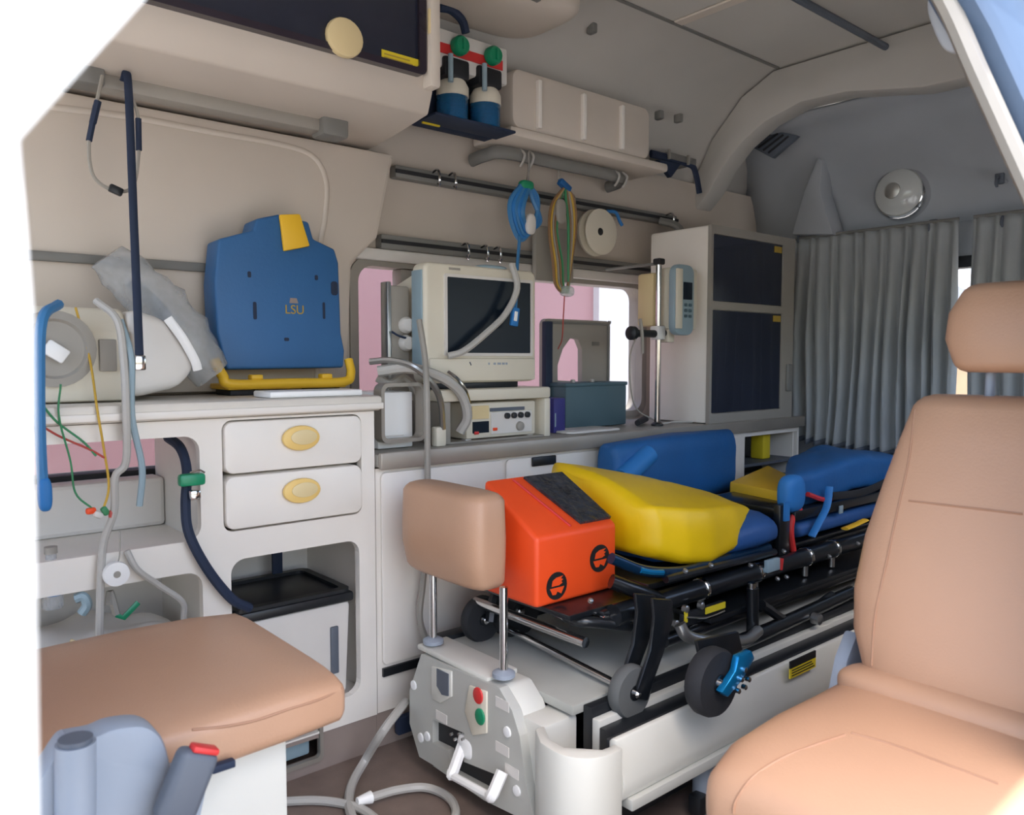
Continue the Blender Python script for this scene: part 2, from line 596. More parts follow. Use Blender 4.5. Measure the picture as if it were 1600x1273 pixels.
# overhead locker
LZ = PY(665, 122, CY).z
LX = PY(684, 60, CY).x
lk = thing('overhead_locker', 'beige overhead locker with smoked brown door above the side panel', 'locker', (.3, 1.75, 1.48))
MB().prism([(1.62, 1.93), (1.62, LZ - .02), (1.64, LZ - .07), (1.80, 1.49), (1.93, 1.48), (1.95, 1.6), (1.86, 1.76), (1.74, 1.885)], 'x', -.85, LX - .0, .006).build('body', 'wall_panel', lk)
MB().bb(LX - .03, LX, 1.585, 1.7, LZ - .02, 1.93, .008).build('end_frame', 'wall_panel', lk)
dx0 = -.5
dx1 = PY(664, 60, 1.605).x
dr = MB().holed(rrect(dx0, dx1, LZ + .005, 1.92, .015), [rrect(dx0 + .03, dx1 - .02, LZ + .02, 1.905, .01)], 'y', 1.598, 1.622).build('door', 'smoke_door', lk)
MB().bb(dx0 + .025, dx1 - .015, 1.606, 1.618, LZ + .015, 1.91).build('door_panel', 'smoke_blue', dr, smooth=False)
h = PY(537, 60, 1.60)
MB().prism(oval(h.x, h.z, .044, .042), 'y', 1.588, 1.607, .006).build('handle', 'cream_pale', dr)
a, b = PY(598, 84, 1.60), PY(655, 117, 1.60)
lb = MB().bb(a.x, b.x, 1.6035, 1.6055, b.z + .004, b.z + .036).build('sticker', 'yellow_label', dr, smooth=False)
for i in range(3): MB().bb(a.x + .006, b.x - .008 * (i + 1), 1.6025, 1.6034, b.z + .010 + .008 * i, b.z + .013 + .008 * i).build('print_line', 'dull_yellow', lb, smooth=False)
MB().bb(dx1 + .002, dx1 + .012, 1.588, 1.60, LZ + .10, LZ + .16, .004).build('latch', 'cream_pale', lk)
MB().bb(dx0 + .30, dx0 + .304, 1.6015, 1.6055, LZ + .02, 1.9).build('seam', 'smoke_door', dr, smooth=False)

# grip rail below the locker
rl = thing('grip_rail', 'long grey grip rail under the overhead locker', 'rail', (.3, 1.78, 1.4))
ra, rb = PY(150, 128, 1.80), PY(512, 196, 1.80)
zz = (ra.z + rb.z) / 2
MB().box(((ra.x + rb.x) / 2, 1.81, zz), (rb.x - ra.x + .1, .05, .036), .010).build('rail', 'device_grey', rl)
MB().bb(rb.x - .03, rb.x + .04, 1.765, 1.83, zz - .028, zz + .024, .008).build('end_bracket', 'rail_grey', rl)
MB().bb(ra.x - .05, ra.x + .01, 1.765, 1.83, zz - .02, zz + .022, .008).build('end_bracket', 'rail_grey', rl)

# mid wall: two equipment rails
for nm, (pa, pb), hh, lab in (('equipment_rail', (PY(612, 268, 1.935), PY(1052, 346, 1.935)), .035, 'upper grey equipment rail on the wall above the window'),
                              ('equipment_rail', (PY(590, 374, 1.935), PY(1052, 430, 1.935)), .04, 'lower grey equipment rail along the top of the window')):
    zz = (pa.z + pb.z) / 2
    r = thing(nm, lab, 'rail', (1.6, 1.94, zz))
    MB().bb(pa.x, pb.x, 1.915, 1.949, zz - hh / 2, zz + hh / 2, .006).build('rail', 'rail_grey', r)
    MB().bb(pa.x, pb.x, 1.910, 1.9155, zz - .005, zz + .005).build('slot', 'black_rubber', r, smooth=False)
    xs_ = [PY(px, 300, 1.93).x for px in ((670, 695, 880, 1035) if lab.startswith('upper') else (715, 745, 765))]
    for x in xs_:
        MB().tube([(x, 1.912, zz + .012), (x, 1.885, zz + .015), (x, 1.875, zz - .01), (x + .004, 1.885, zz - .03), (x + .006, 1.895, zz - .02)], .0035, 6).build('hook', 'chrome', r)
# white wall box strip under lower rail / window header
struct(MB().bb(WX0 - .03, WX1 + .1, 1.925, 1.949, 1.19, 1.222, .006).build('trim_5', 'device_white'))
# grab bar below bins
gb = thing('grab_bar', 'thick grey grab bar curved at both ends with drip hooks', 'bar', (1.7, 1.86, 1.5))
g0, g1 = PY(775, 232, 1.83), PY(980, 282, 1.83)
zg = (g0.z + g1.z) / 2 + .0
MB().tube([(g0.x - .012, 1.93, zg - .012), (g0.x - .005, 1.87, zg - .006), (g0.x + .04, 1.832, zg), ((g0.x + g1.x) / 2, 1.828, zg), (g1.x - .04, 1.832, zg), (g1.x + .005, 1.87, zg - .004), (g1.x + .01, 1.93, zg - .01)], .016, 10, flat=(.014, .02)).build('bar', 'rail_grey', gb)
for px in (812, 826, 960, 972):
    x = PY(px, 250, 1.83).x
    MB().tube([(x, 1.828, zg + .018), (x, 1.808, zg), (x, 1.815, zg - .02), (x, 1.828, zg - .032)], .004, 6).build('hook', 'hose_grey', gb)

# bins shelf (moulded, three compartments)
bs = thing('supply_bin', 'beige moulded three-compartment supply bin under the roof cove', 'bin', (1.8, 1.85, 1.56))
b0, b1 = PY(803, 150, 1.76), PY(1018, 200, 1.76)
zt, zb_ = PY(835, 112, 1.76).z, PY(835, 205, 1.76).z
MB().prism(rrect(b0.x, b1.x, zb_, zt, .03), 'y', 1.765, 1.90, .012).build('body', 'wall_panel', bs)
for px in (842, 912, 972):
    x = PY(px, 160, 1.76).x
    MB().bb(x - .008, x + .008, 1.752, 1.768, zb_ + .01, zt - .02, .004).build('rib', 'cab_white', bs)
MB().bb(b0.x - .02, b1.x + .08, 1.75, 1.93, zb_ - .03, zb_ - .001, .01).build('shelf_lip', 'wall_panel', bs)

# oxygen outlet panel with two flowmeters
op_ = thing('gas_panel', 'light grey gas outlet panel with red stripe beside the locker', 'panel', (1.3, 1.75, 1.5))
q0, q1 = PY(683, 60, 1.72), PY(795, 110, 1.72)
zt, zl = PY(740, 58, 1.72).z, PY(740, 96, 1.72).z
MB().bb(q0.x, q1.x, 1.725, 1.80, zl - .035, zt, .006).build('plate', 'device_white', op_)
MB().bb(q0.x + .004, q1.x - .02, 1.7215, 1.7255, zl + .0, zl + .025).build('red_stripe', 'red', op_, smooth=False)
MB().bb(q0.x - .005, q1.x + .01, 1.80, 1.84, PY(740, 192, 1.72).z - .004, zt - .01, .006).build('back_plate', 'navy_strap', op_)
MB().tube([PY(686, 12, 1.72), PY(705, 16, 1.72), PY(722, 32, 1.72), PY(728, 52, 1.72)], .011, 8).build('hose', 'navy_strap', op_)
for px, nm in ((718, 'nearer the locker'), (770, 'nearer the supply bin')):
    sx = px - 718
    kb = PY(px + 4, 70 + sx * .3, 1.70)
    f = thing('oxygen_flowmeter', 'oxygen flowmeter with green knob and blue humidifier bottle, ' + nm, 'flowmeter', (kb.x, 1.70, kb.z - .21))
    MB().lathe((kb.x, 1.722, kb.z), (0, -1, 0), [(.018, 0), (.0245, .004), (.0245, .022), (.02, .028), (.0, .0285)], 18).build('knob', 'green', f)
    MB().bb(kb.x - .004, kb.x + .004, 1.688, 1.696, kb.z - .014, kb.z + .014, .002).build('knob_grip', 'green', f)
    MB().bb(kb.x - .046, kb.x + .036, 1.712, 1.79, kb.z - .082, kb.z - .03, .008).build('regulator_body', 'black_plastic', f)
    MB().cyl((kb.x - .034, 1.704, kb.z - .10), (kb.x - .034, 1.704, kb.z - .03), .007, n=12).build('sight_tube', 'pale_blue', f)
    MB().lathe((kb.x + .004, 1.748, kb.z - .122), (0, 0, 1), [(.043, 0), (.043, .025), (.032, .045), (.012, .05), (.012, .06)], 20).build('cap', 'device_cream', f)
    MB().lathe((kb.x + .004, 1.752, kb.z - .186), (0, 0, 1), [(.036, 0), (.043, .006), (.043, .064), (.0425, .066)], 20).build('bottle', 'bottle_blue', f)
    MB().lathe((kb.x + .004, 1.752, kb.z - .184), (0, 0, 1), [(.034, 0), (.040, .006), (.040, .05)], 20).build('water', 'hose_blue', f)
    MB().cyl((kb.x + .004, 1.752, kb.z - .18), (kb.x + .004, 1.748, kb.z - .11), .004, n=8).build('dip_tube', 'strap_blue', f)
y0 = PY(700, 180, 1.72)
MB().bb(y0.x - .035, y0.x + .02, 1.784, 1.79, y0.z - .012, y0.z + .006).build('tag', 'yellow_label', op_, smooth=False)
MB().bb(q0.x - .012, q1.x + .02, 1.712, 1.799, PY(740, 192, 1.72).z - .004, PY(740, 192, 1.72).z + .004, .003).build('tray', 'navy_strap', op_)

# ceiling console (speaker and lamp pod) above
cc = thing('ceiling_console', 'rounded beige ceiling console with dark vent slot', 'console', (1.25, 1.5, 1.8))
ck = PZ(820, 22, 1.84)
MB().cushion((ck.x - .22, ck.y + .02, 1.885), (.72, .30, .13), 4.5).build('shell', 'wall_panel', cc)
MB().box((ck.x - .1, ck.y - .10, 1.832), (.12, .02, .012), .003).build('vent', 'rail_grey', cc)
# ceiling handrail
hr = thing('ceiling_handrail', 'dark ceiling handrail running toward the rear arch', 'rail', (2, 1.15, 1.9))
e1 = PZ(1418, 92, 1.91)
MB().tube([(e1.x, e1.y, 1.91), (1.9, e1.y, 1.91), (1.3, e1.y, 1.91)], .011, 8, False).build('rail', 'seat_grey_dark', hr)
for x in (e1.x, 2.0, 1.35):
    MB().prism([(x - .03, 1.949), (x + .03, 1.949), (x + .012, 1.90), (x - .012, 1.90)], 'y', e1.y - .015, e1.y + .015, .003).build('bracket', 'device_white', hr)
# small fittings on the cove
for (px, py) in ((925, 45), (1060, 185), (1030, 180)):
    p = PY(px, py, 1.80) if py > 100 else PZ(px, py, 1.90)
    tag(MB().box((p.x, p.y, p.z), (.02, .03, .03), .005).build('roof_clip', 'rail_grey'), 'small grey clip on the roof cove lining' if py > 100 else 'single grey clip beside the ceiling console', 'clip', 'clips on the roof cove')

# black folding bracket
bk = thing('folding_bracket', 'dark blue folding hook bracket on the wall near the arch', 'bracket', tuple(PY(1060, 300, 1.86)))
v = [PY(1017, 240, 1.87), PY(1050, 248, 1.87), PY(1080, 258, 1.87), PY(1088, 275, 1.87), PY(1093, 302, 1.87)]
MB().tube(v, .012, 8, flat=(.008, .014)).build('arm', 'navy_strap', bk)
MB().prism([(p.x, p.z) for p in (PY(1025, 250, 1.87), PY(1062, 256, 1.87), PY(1046, 278, 1.87))], 'y', 1.86, 1.88, .003).build('catch', 'navy_strap', bk)
for px in (1040, 1070):
    p = PY(px, 240 + (px - 1040) * .3, 1.87)
    MB().bb(p.x - .004, p.x + .004, 1.85, 1.858, p.z - .022, p.z + .012).build('strap', 'device_grey', bk, smooth=False)
MB().bb(PY(1030, 250, 1.9).x, PY(1075, 250, 1.9).x, 1.86, 1.948, PY(1050, 250, 1.9).z - .012, PY(1050, 250, 1.9).z + .012, .004).build('mount', 'rail_grey', bk)

# ================================================================== REAR: curtains, lamp, vent, hooks


def curtain(name, y0, y1, z0f, z1, folds, label, x=2.93, amp=.026):
    t = thing(name, label, 'curtain', (x, (y0 + y1) / 2, .58), 'grey curtains over the rear window')
    rows = []
    nz, ny = 26, folds * 8
    for i in range(nz + 1):
        u = i / nz
        row = []
        for j in range(ny + 1):
            v = j / ny
            y = y0 + (y1 - y0) * v
            z0 = z0f(v)
            z = z1 + (z0 - z1) * u
            ph = 2 * math.pi * folds * v + 1.2 * math.sin(7 * v + 1.5 * u)
            A = amp * (.25 + .95 * min(1, u * 2.2)) * (.7 + .5 * noise.noise(Vector((v * 9, 3.3, 0))))
            dy = .012 * u * math.sin(9 * v + 4 * u)
            row.append(Vector((x + A * math.sin(ph) - .015 * u * u, y + dy + .006 * math.sin(ph * .5), z + .006 * math.sin(ph) * (u > .9))))
        rows.append(row)
    MB().grid(rows).build('cloth', 'curtain', t, ang=80, solid=.003)
    row = []
    MB().grid([[p + Vector((-.003, 0, .016)) for p in rows[-1]], [p + Vector((-.004, 0, -.004)) for p in rows[-1]]]).build('hem', 'seat_grey_dark', t, ang=80, solid=.002)
    MB().cyl((x, y0, z1 + .004), (x, y1, z1 + .004), .006, n=8).build('rod', 'rail_grey', t)
    return t


cy0 = PX(1238, 600, 2.93).y
cy1 = PX(1490, 600, 2.93).y
zt = PX(1300, 368, 2.93).z
curtain('curtain', cy0, cy1, lambda v: .60 - .045 * v, zt, 14, 'wide grey pleated curtain beside the corner cabinet')
curtain('curtain', PX(1516, 500, 2.93).y, .45, lambda v: .60, zt, 14, 'grey pleated curtain partly behind the tan seat headrest')
ln = PX(1402, 300, 2.97)
lp = thing('round_lamp', 'round chrome-rimmed work lamp above the grey curtain', 'lamp', tuple(ln))
ax = Vector((-1, 0, 0))
MB().lathe(ln + Vector((.09, 0, 0)), ax, [(.098, 0), (.1, .04), (.094, .075), (.086, .082), (.084, .08)], 36).build('bezel', 'chrome', lp)
MB().lathe(ln + Vector((.012, 0, 0)), ax, [(.084, 0), (.082, .008), (.06, .02), (.03, .026), (0.001, .028)], 36).build('lens', 'lamp_lens', lp)
MB().lathe(ln + Vector((-.012, .012, .005)), ax, [(.03, 0), (.028, .006), (.012, .010), (0.001, .010)], 24).build('bulb_cover', 'steel', lp)
MB().bb(ln.x + .07, 2.99, ln.y - .06, ln.y + .06, ln.z - .06, ln.z + .06, .01).build('mount', 'rear_grey', lp)
# vent grille
vq = [PX(1168, 226, 2.78), PX(1205, 203, 2.78), PX(1247, 212, 2.78), PX(1207, 247, 2.78)]
vt = thing('vent_grille', 'dark slanted vent grille beneath the rear arch', 'vent', tuple(vq[3]))
MB().prism([(p.y, p.z) for p in vq], 'x', 2.775, 2.80, .003).build('frame', 'seat_grey_dark', vt)
for k in range(4):
    a = vq[0].lerp(vq[3], .18 + .2 * k)
    b = vq[1].lerp(vq[2], .18 + .2 * k)
    a, b = a.lerp(b, .1), a.lerp(b, .9)
    MB().tube([a + Vector((-.006, 0, 0)), b + Vector((-.006, 0, 0))], .004, 6, False).build('slat', 'black_rubber', vt)
for (px, py, lab) in ((1455, 350, 'dark curtain hook just above the curtain rod'), (1568, 340, 'dark curtain hook above the curtain behind the headrest'), (1559, 278, 'small dark coat hook on the grey rear panel'), (1250, 368, 'dark curtain end stop at the corner trim')):
    p = PX(px, py, 2.94)
    t = thing('wall_hook', lab, 'hook', tuple(p))
    MB().bb(2.95, 2.965, p.y - .014, p.y + .014, p.z - .018, p.z + .018, .004).build('plate', 'seat_grey_dark', t)
    MB().tube([(2.95, p.y, p.z + .005), (2.93, p.y, p.z), (2.925, p.y, p.z - .02), (2.935, p.y, p.z - .028)], .005, 6).build('hook', 'seat_grey_dark', t)
    MB().cyl((2.96, p.y, p.z), (3.045, p.y, p.z), .006, n=8).build('stem', 'rear_grey', t)

# ================================================================== LOWER CABINETS
U0, U1 = -.5, PY(586, 800, CY).x
HA = (-.2, PY(313, 760, CY).x, .56, .768)
D0, D1 = PY(350, 740, CY).x, PY(563, 740, CY).x
HB = (-.2, HA[1], .10, .497)
HC = (D0 + .01, D1 - .005, .15, .508)
HD = (PY(400, 1180, CY).x, PY(502, 1180, CY).x, .028, .118)
lc = thing('drawer_cabinet', 'white lower cabinet with two drawers and open niches', 'cabinet', (.2, 1.78, 0))
MB().holed([(U0, .086), (U1, .086), (U1, .80), (U0, .80)], [rrect(*HA, .03), rrect(*HB, .03), rrect(*HC, .03), rrect(HD[0], HD[1], .09, .118, .008), rrect(D0 - .003, D1 + .003, .567, .795, .02)], 'y', CY, CY + .02).build('front', 'cab_white', lc, smooth=False)
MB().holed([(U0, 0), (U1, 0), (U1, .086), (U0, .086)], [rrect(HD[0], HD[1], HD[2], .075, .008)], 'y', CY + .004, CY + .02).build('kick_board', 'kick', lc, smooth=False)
MB().bb(U1 - .018, U1, CY + .02, FY - .01, 0, .80).build('side', 'cab_white', lc, smooth=False)
MB().bb(HA[1] + .015, HA[1] + .03, CY + .02, FY - .01, .02, .80).build('divider', 'device_white', lc, smooth=False)
MB().bb(U0, HA[1] + .015, CY + .02, FY - .01, .50, .545).build('shelf', 'cab_white', lc, smooth=False)
MB().bb(HA[1] + .03, U1 - .018, CY + .02, FY - .01, .52, .535).build('shelf', 'device_white', lc, smooth=False)
MB().bb(U0, U1 - .018, CY + .02, FY - .01, .125, .142).build('bottom_board', 'device_white', lc, smooth=False)
MB().bb(U0, HA[1] + .015, FY - .035, FY - .011, .145, .498).build('back_board', 'device_white', lc, smooth=False)
MB().bb(HA[1] + .03, U1 - .018, FY - .035, FY - .011, .145, .52).build('back_board', 'device_white', lc, smooth=False)
MB().bb(U0, HA[1] + .015, FY - .08, FY - .012, .545, .655, .01).build('ledge', 'device_white', lc, smooth=False)
# little lined floor niche
MB().holed(rrect(HD[0] - .004, HD[1] + .004, HD[2] - .004, .122, .012), [rrect(HD[0] + .004, HD[1] - .004, HD[2] + .006, .114, .01)], 'y', CY - .004, CY + .006).build('niche_frame', 'steel_trim', lc)
MB().bb(HD[0], HD[1], CY + .09, CY + .10, .02, .12).build('niche_back', 'black_plastic', lc, smooth=False)
for (z0, z1) in ((.686, .792), (.572, .680)):
    d = MB().prism(rrect(D0, D1, z0, z1, .018), 'y', CY - .008, CY + .16, .004).build('drawer', 'cab_white', lc)
    zc = (z0 + z1) / 2 + .012
    xc = PY(466, 700, CY).x
    MB().prism(oval(xc, zc, .043, .027), 'y', CY - .020, CY - .0085, .005).build('pull', 'cream', d)
    MB().prism(oval(xc + .004, zc + .002, .030, .016), 'y', CY - .0225, CY - .0205, .001).build('pull_recess', 'cream_pale', d)
wk = thing('worktop', 'pale worktop above the two drawers', 'worktop', (.2, 1.77, .80))
MB().bb(U0, U1 + .012, CY - .02, FY - .01, .802, .836, .008).build('slab', 'worktop', wk)
MB().bb(U0, U1 + .012, CY - .024, CY - .018, .806, .820, .002).build('edge_trim', 'cab_white', wk)

# long mid cabinet
V0, V1 = U1 + .004, 2.80
WT = .70
cabm = thing('long_cabinet', 'long white base cabinet running behind the stretcher', 'cabinet', (1.95, 1.78, 0))
sx0, sx1 = PY(1165, 700, CY).x, V1 - .012
MB().holed([(V0, .086), (V1, .086), (V1, .665), (V0, .665)], [[(sx0, .42), (sx1, .42), (sx1, .645), (sx0, .645)]], 'y', CY + .004, CY + .02).build('front', 'cab_white', cabm, smooth=False)
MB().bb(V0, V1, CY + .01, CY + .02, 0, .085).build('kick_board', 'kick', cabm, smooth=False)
MB().bb(V0, V0 + .015, CY + .02, FY - .01, 0, .66).build('side', 'cab_white', cabm, smooth=False)
MB().bb(V1 - .015, V1, CY + .02, FY - .01, 0, .66).build('side', 'cab_white', cabm, smooth=False)
MB().bb(sx0 - .02, sx1 + .02, CY + .15, CY + .16, .40, .66).build('niche_back', 'black_plastic', cabm, smooth=False)
MB().bb(sx0, sx1, CY + .006, CY + .15, .535, .545).build('niche_shelf', 'seat_grey_dark', cabm, smooth=False)
MB().bb(sx0, sx1, CY + .006, CY + .15, .475, .482).build('niche_shelf', 'seat_grey_dark', cabm, smooth=False)
px0 = V0 + .012
xs2 = [px0, 1.34, 1.72, 2.1, sx0 - .02]
for a, b in zip(xs2, xs2[1:]):
    d = MB().prism(rrect(a, b - .01, .20, .655, .012), 'y', CY - .004, CY + .003, .002).build('door', 'cab_white', cabm)
    MB().bb(a, b - .01, CY - .0045, CY + .0025, .172, .192).build('slot', 'black_plastic', cabm, smooth=False)
MB().bb(PY(828, 725, CY).x, PY(865, 725, CY).x, CY - .012, CY - .0045, .63, .655, .003).build('catch', 'black_plastic', cabm)
wm = thing('long_worktop', 'grey worktop with metal edge under the monitor', 'worktop', (1.95, 1.77, .665))
MB().bb(V0, V1, CY - .01, FY - .01, .668, WT, .006).build('slab', 'device_grey', wm)
MB().bb(V0, V1, CY - .022, CY - .008, .664, WT + .004, .005).build('edge_trim', 'steel_trim', wm)
yb = PY(1208, 690, CY + .02)
tag(MB().bb(yb.x - .025, yb.x + .025, CY + .045, CY + .10, .546, .64, .006).build('yellow_packet', 'yellow_label'), 'yellow packet standing in the dark cabinet niche', 'packet')

# corner tall cabinet
K0, K1 = PY(1110, 500, CY).x, PY(1222, 500, CY).x
kz1 = PY(1112, 350, CY).z
kc = thing('corner_cabinet', 'tall corner cabinet with two dark doors on the worktop', 'cabinet', (2.6, 1.78, WT))
K1 = PY(1240, 500, CY).x
MB().bb(K0, K1, CY + .012, 1.86, WT + .002, kz1, .01).build('body', 'cab_white', kc)
fx1 = PY(1222, 500, CY).x
zm0, zm1 = PY(1160, 486, CY).z, PY(1160, 474, CY).z
zd0, zd1 = PY(1160, 643, CY).z, PY(1160, 372, CY).z
MB().holed([(K0, WT + .002), (K1, WT + .002), (K1, kz1), (K0, kz1)], [rrect(K0 + .012, fx1, zd0, zm0, .006), rrect(K0 + .012, fx1, zm1, zd1, .006)], 'y', CY, CY + .014).build('face_frame', 'device_grey', kc, smooth=False)
for (z0, z1) in ((zd0, zm0), (zm1, zd1)):
    d = MB().bb(K0 + .014, fx1 - .002, CY + .004, CY + .0115, z0 + .002, z1 - .002).build('door', 'smoke_blue', kc, smooth=False)
    MB().bb(fx1 - .055, fx1 - .008, CY + .0015, CY + .0035, z1 - .03, z1 - .008).build('sticker', 'dull_yellow', d, smooth=False)
MB().bb(fx1 + .03, fx1 + .06, CY - .012, CY, PY(1228, 590, CY).z - .05, PY(1228, 590, CY).z + .05, .004).build('lock_handle', 'rail_grey', kc)

# ================================================================== ON THE LEFT WORKTOP
WZ = .8365
# blue suction case leaning back on its yellow frame
cs = thing('suction_unit', 'blue suction unit case with yellow strap and base frame on worktop', 'suction unit', (.75, 1.74, WZ))
CYP = 1.72
CYP = 1.78
pts = [(345, 372), (400, 358), (405, 340), (440, 333), (487, 345), (494, 372), (527, 388), (533, 410), (535, 520), (540, 548), (538, 574), (356, 577), (350, 555), (341, 520), (338, 440)]
ol = [(PY(a, b, CYP).x, PY(a, b, CYP).z) for a, b in pts]
lean = math.radians(2)


def leanb(o):
    """tilt the case back about its foot"""
    me = o.data
    base = WL[o.name]
    m = Matrix.Translation(Vector((0, CYP, WZ)) - base) @ Matrix.Rotation(-lean, 4, 'X') @ Matrix.Translation(base - Vector((0, CYP, WZ)))
    me.transform(m)
    return o


body = leanb(MB().prism(ol, 'y', CYP, CYP + .075, .006, 3).build('case', 'case_blue', cs))
xa, xb = PY(338, 580, CYP).x, PY(548, 580, CYP).x
cxm = (xa + xb) / 2
MB().tube([(xa, CYP + .01, WZ + .08), (xa + .012, CYP - .005, WZ + .045), (xa + .03, CYP - .012, WZ + .026), (cxm, CYP - .012, WZ + .026), (xb - .03, CYP - .012, WZ + .026), (xb - .003, CYP - .006, WZ + .045), (xb, CYP + .01, WZ + .08)], .012, 10, flat=(.011, .012)).build('base_frame', 'case_yellow', cs)
MB().bb(xa + .02, xb - .02, CYP - .015, CYP + .10, WZ + .013, WZ + .026, .004).build('base_plate', 'case_yellow', cs)
for x in (xa + .06, xb - .06): MB().bb(x - .03, x + .03, CYP, CYP + .09, WZ, WZ + .014, .003).build('dark_foot', 'black_rubber', cs)  # added feet, their black stands for the shadow under the case
for px in (398, 507):
    x = PY(px, 575, CYP).x
    MB().bb(x - .014, x + .014, CYP - .016, CYP + .01, WZ + .033, WZ + .047, .004).build('clip', 'case_yellow', cs)
s0 = [PY(440, 334, CYP - .006), PY(472, 333, CYP - .006), PY(487, 384, CYP - .006), PY(446, 392, CYP - .006), PY(443, 362, CYP - .006)]
leanb(MB().prism([(p.x, p.z) for p in s0], 'y', CYP - .012, CYP - .001, .004).build('strap', 'case_yellow', cs))
for px, py, rx, rz in ((392, 428, .004, .007), (497, 433, .004, .006), (449, 530, .006, .004), (400, 485, .004, .02), (508, 485, .003, .02), (525, 450, .009, .017)):
    p = PY(px, py, CYP)
    leanb(MB().prism(rrect(p.x - rx, p.x + rx, p.z - rz, p.z + rz, min(rx, rz) * .8), 'y', CYP - .0015, CYP + .01).build('dark_recess', 'navy_strap', cs))
p = PY(462, 484, CYP)
mt = Matrix.Translation((p.x, CYP - .0012, p.z)) @ Matrix.Rotation(math.radians(90), 4, 'X')
leanb(MB().text('LSU', .030, mt).build('lettering', 'dull_yellow', body, smooth=False))
leanb(MB().prism([(p.x - .012, p.z + .016), (p.x + .010, p.z + .016), (p.x + .006, p.z + .028), (p.x - .010, p.z + .028)], 'y', CYP - .0014, CYP - .0002).build('badge', 'kick', body, smooth=False))
# white tray
a, b = PY(416, 615, 1.62), PY(560, 612, 1.62)
tag(MB().bb(a.x, b.x, 1.60, 1.69, WZ, WZ + .014, .004).build('document_tray', 'white_plastic'), 'thin white tray lying before the blue case', 'tray')

# white wrapped respirator
rs = thing('respirator', 'white medical device wrapped in clear plastic at worktop end', 'device', (.3, 1.78, WZ))
r0, r1 = PY(45, 600, 1.66).x, PY(205, 600, 1.66).x
rzt = PY(130, 478, 1.66).z
MB().prism([(1.66, WZ + .002), (1.88, WZ + .002), (1.88, rzt), (1.70, rzt), (1.66, rzt - .05)], 'x', r0, r1, .01).build('body', 'device_cream', rs)
MB().bb(PY(155, 550, 1.655).x, PY(182, 550, 1.655).x, 1.652, 1.662, PY(160, 580, 1.655).z, PY(160, 530, 1.655).z, .002).build('side_grille', 'device_grey', rs)
fa = PY(85, 545, 1.65)
MB().lathe((fa.x, 1.66, fa.z), (0, -1, 0), [(.07, 0), (.07, .012), (.055, .014), (.05, .008)], 28).build('fan_ring', 'device_grey', rs)
MB().box((fa.x + .0, 1.638, fa.z - .005), (.04, .012, .028), .004, rot=(0, math.radians(35), 0)).build('latch', 'white_plastic', rs)
# white padded bag next to it
wb_ = [PY(205, 480, 1.66), PY(262, 498, 1.66), PY(300, 548, 1.66), PY(310, 575, 1.66), PY(285, 605, 1.66), PY(215, 622, 1.66), PY(196, 610, 1.66)]
cxb, czb = PY(250, 555, 1.68).x, PY(250, 555, 1.68).z
bg_ = thing('white_bag', 'white soft bag slumped beside the wrapped device', 'bag', (cxb, 1.74, WZ))


def bagfn(q):
    k = 1 - .35 * max(0, q.z) / .06 * max(0, q.x) / .07
    return Vector((q.x * (1.0 - .25 * max(0, q.z / .07)), q.y, q.z * k + .006 * noise.noise(q * 25)))


MB().prism([(p.x, max(p.z, WZ + .002)) for p in wb_], 'y', 1.67, 1.84, .018, 3).build('shell', 'device_white', bg_)
MB().tube([PY(262, 497, 1.668), PY(285, 528, 1.66), PY(304, 562, 1.662), PY(309, 578, 1.668)], .006, 8, flat=(.003, .009)).build('flap', 'white_plastic', bg_)
# crumpled clear plastic tube leaning on wall
ct = thing('plastic_sleeve', 'crumpled clear plastic sleeve leaning over the white bag', 'plastic', (.5, 1.82, WZ))
p0, p1 = PY(168, 400, 1.80), PY(335, 585, 1.76)
rings = []
for i in range(15):
    t = i / 14
    c = p0.lerp(p1, t) + Vector((0, .01, .02 * math.sin(t * math.pi)))
    rr = .05 * (.55 + .6 * math.sin(math.pi * (.12 + .72 * t)))
    d = (p1 - p0).normalized()
    a = d.cross(Vector((0, 1, 0))).normalized()
    ring = []
    for k in range(14):
        th = 2 * math.pi * k / 14
        q = rr * (1 + .35 * noise.noise(Vector((t * 9, math.cos(th) * 2, math.sin(th) * 2))))
        ring.append(c + a * q * math.cos(th) + Vector((0, 1, 0)) * q * .6 * math.sin(th))
    rings.append(ring)
MB().loft(rings).build('sleeve', 'clear_bag', ct, ang=80)
MB().tube([p0.lerp(p1, .2), p0.lerp(p1, .45) + Vector((0, 0, .01)), p0.lerp(p1, .62)], .014, 8).build('inner_tube', 'seat_grey_dark', ct)

# black hanging strap with buckle
st = thing('hanging_strap', 'long black strap with chrome buckle hanging from the grip rail', 'strap', (.3, 1.66, 1))
u0, u1 = PY(200, 128, 1.74), PY(218, 560, 1.63)
MB().tube([u0 + Vector((0, .03, .01)), u0, u0.lerp(u1, .5), u1], .01, 8, flat=(.008, .0025)).build('webbing', 'navy_strap', st)
MB().box(u1 + Vector((0, 0, -.008)), (.022, .012, .03), .004).build('buckle', 'chrome', st)
MB().box(u1 + Vector((-.014, .004, -.01)), (.014, .014, .028), .005).build('buckle_tongue', 'black_plastic', st)
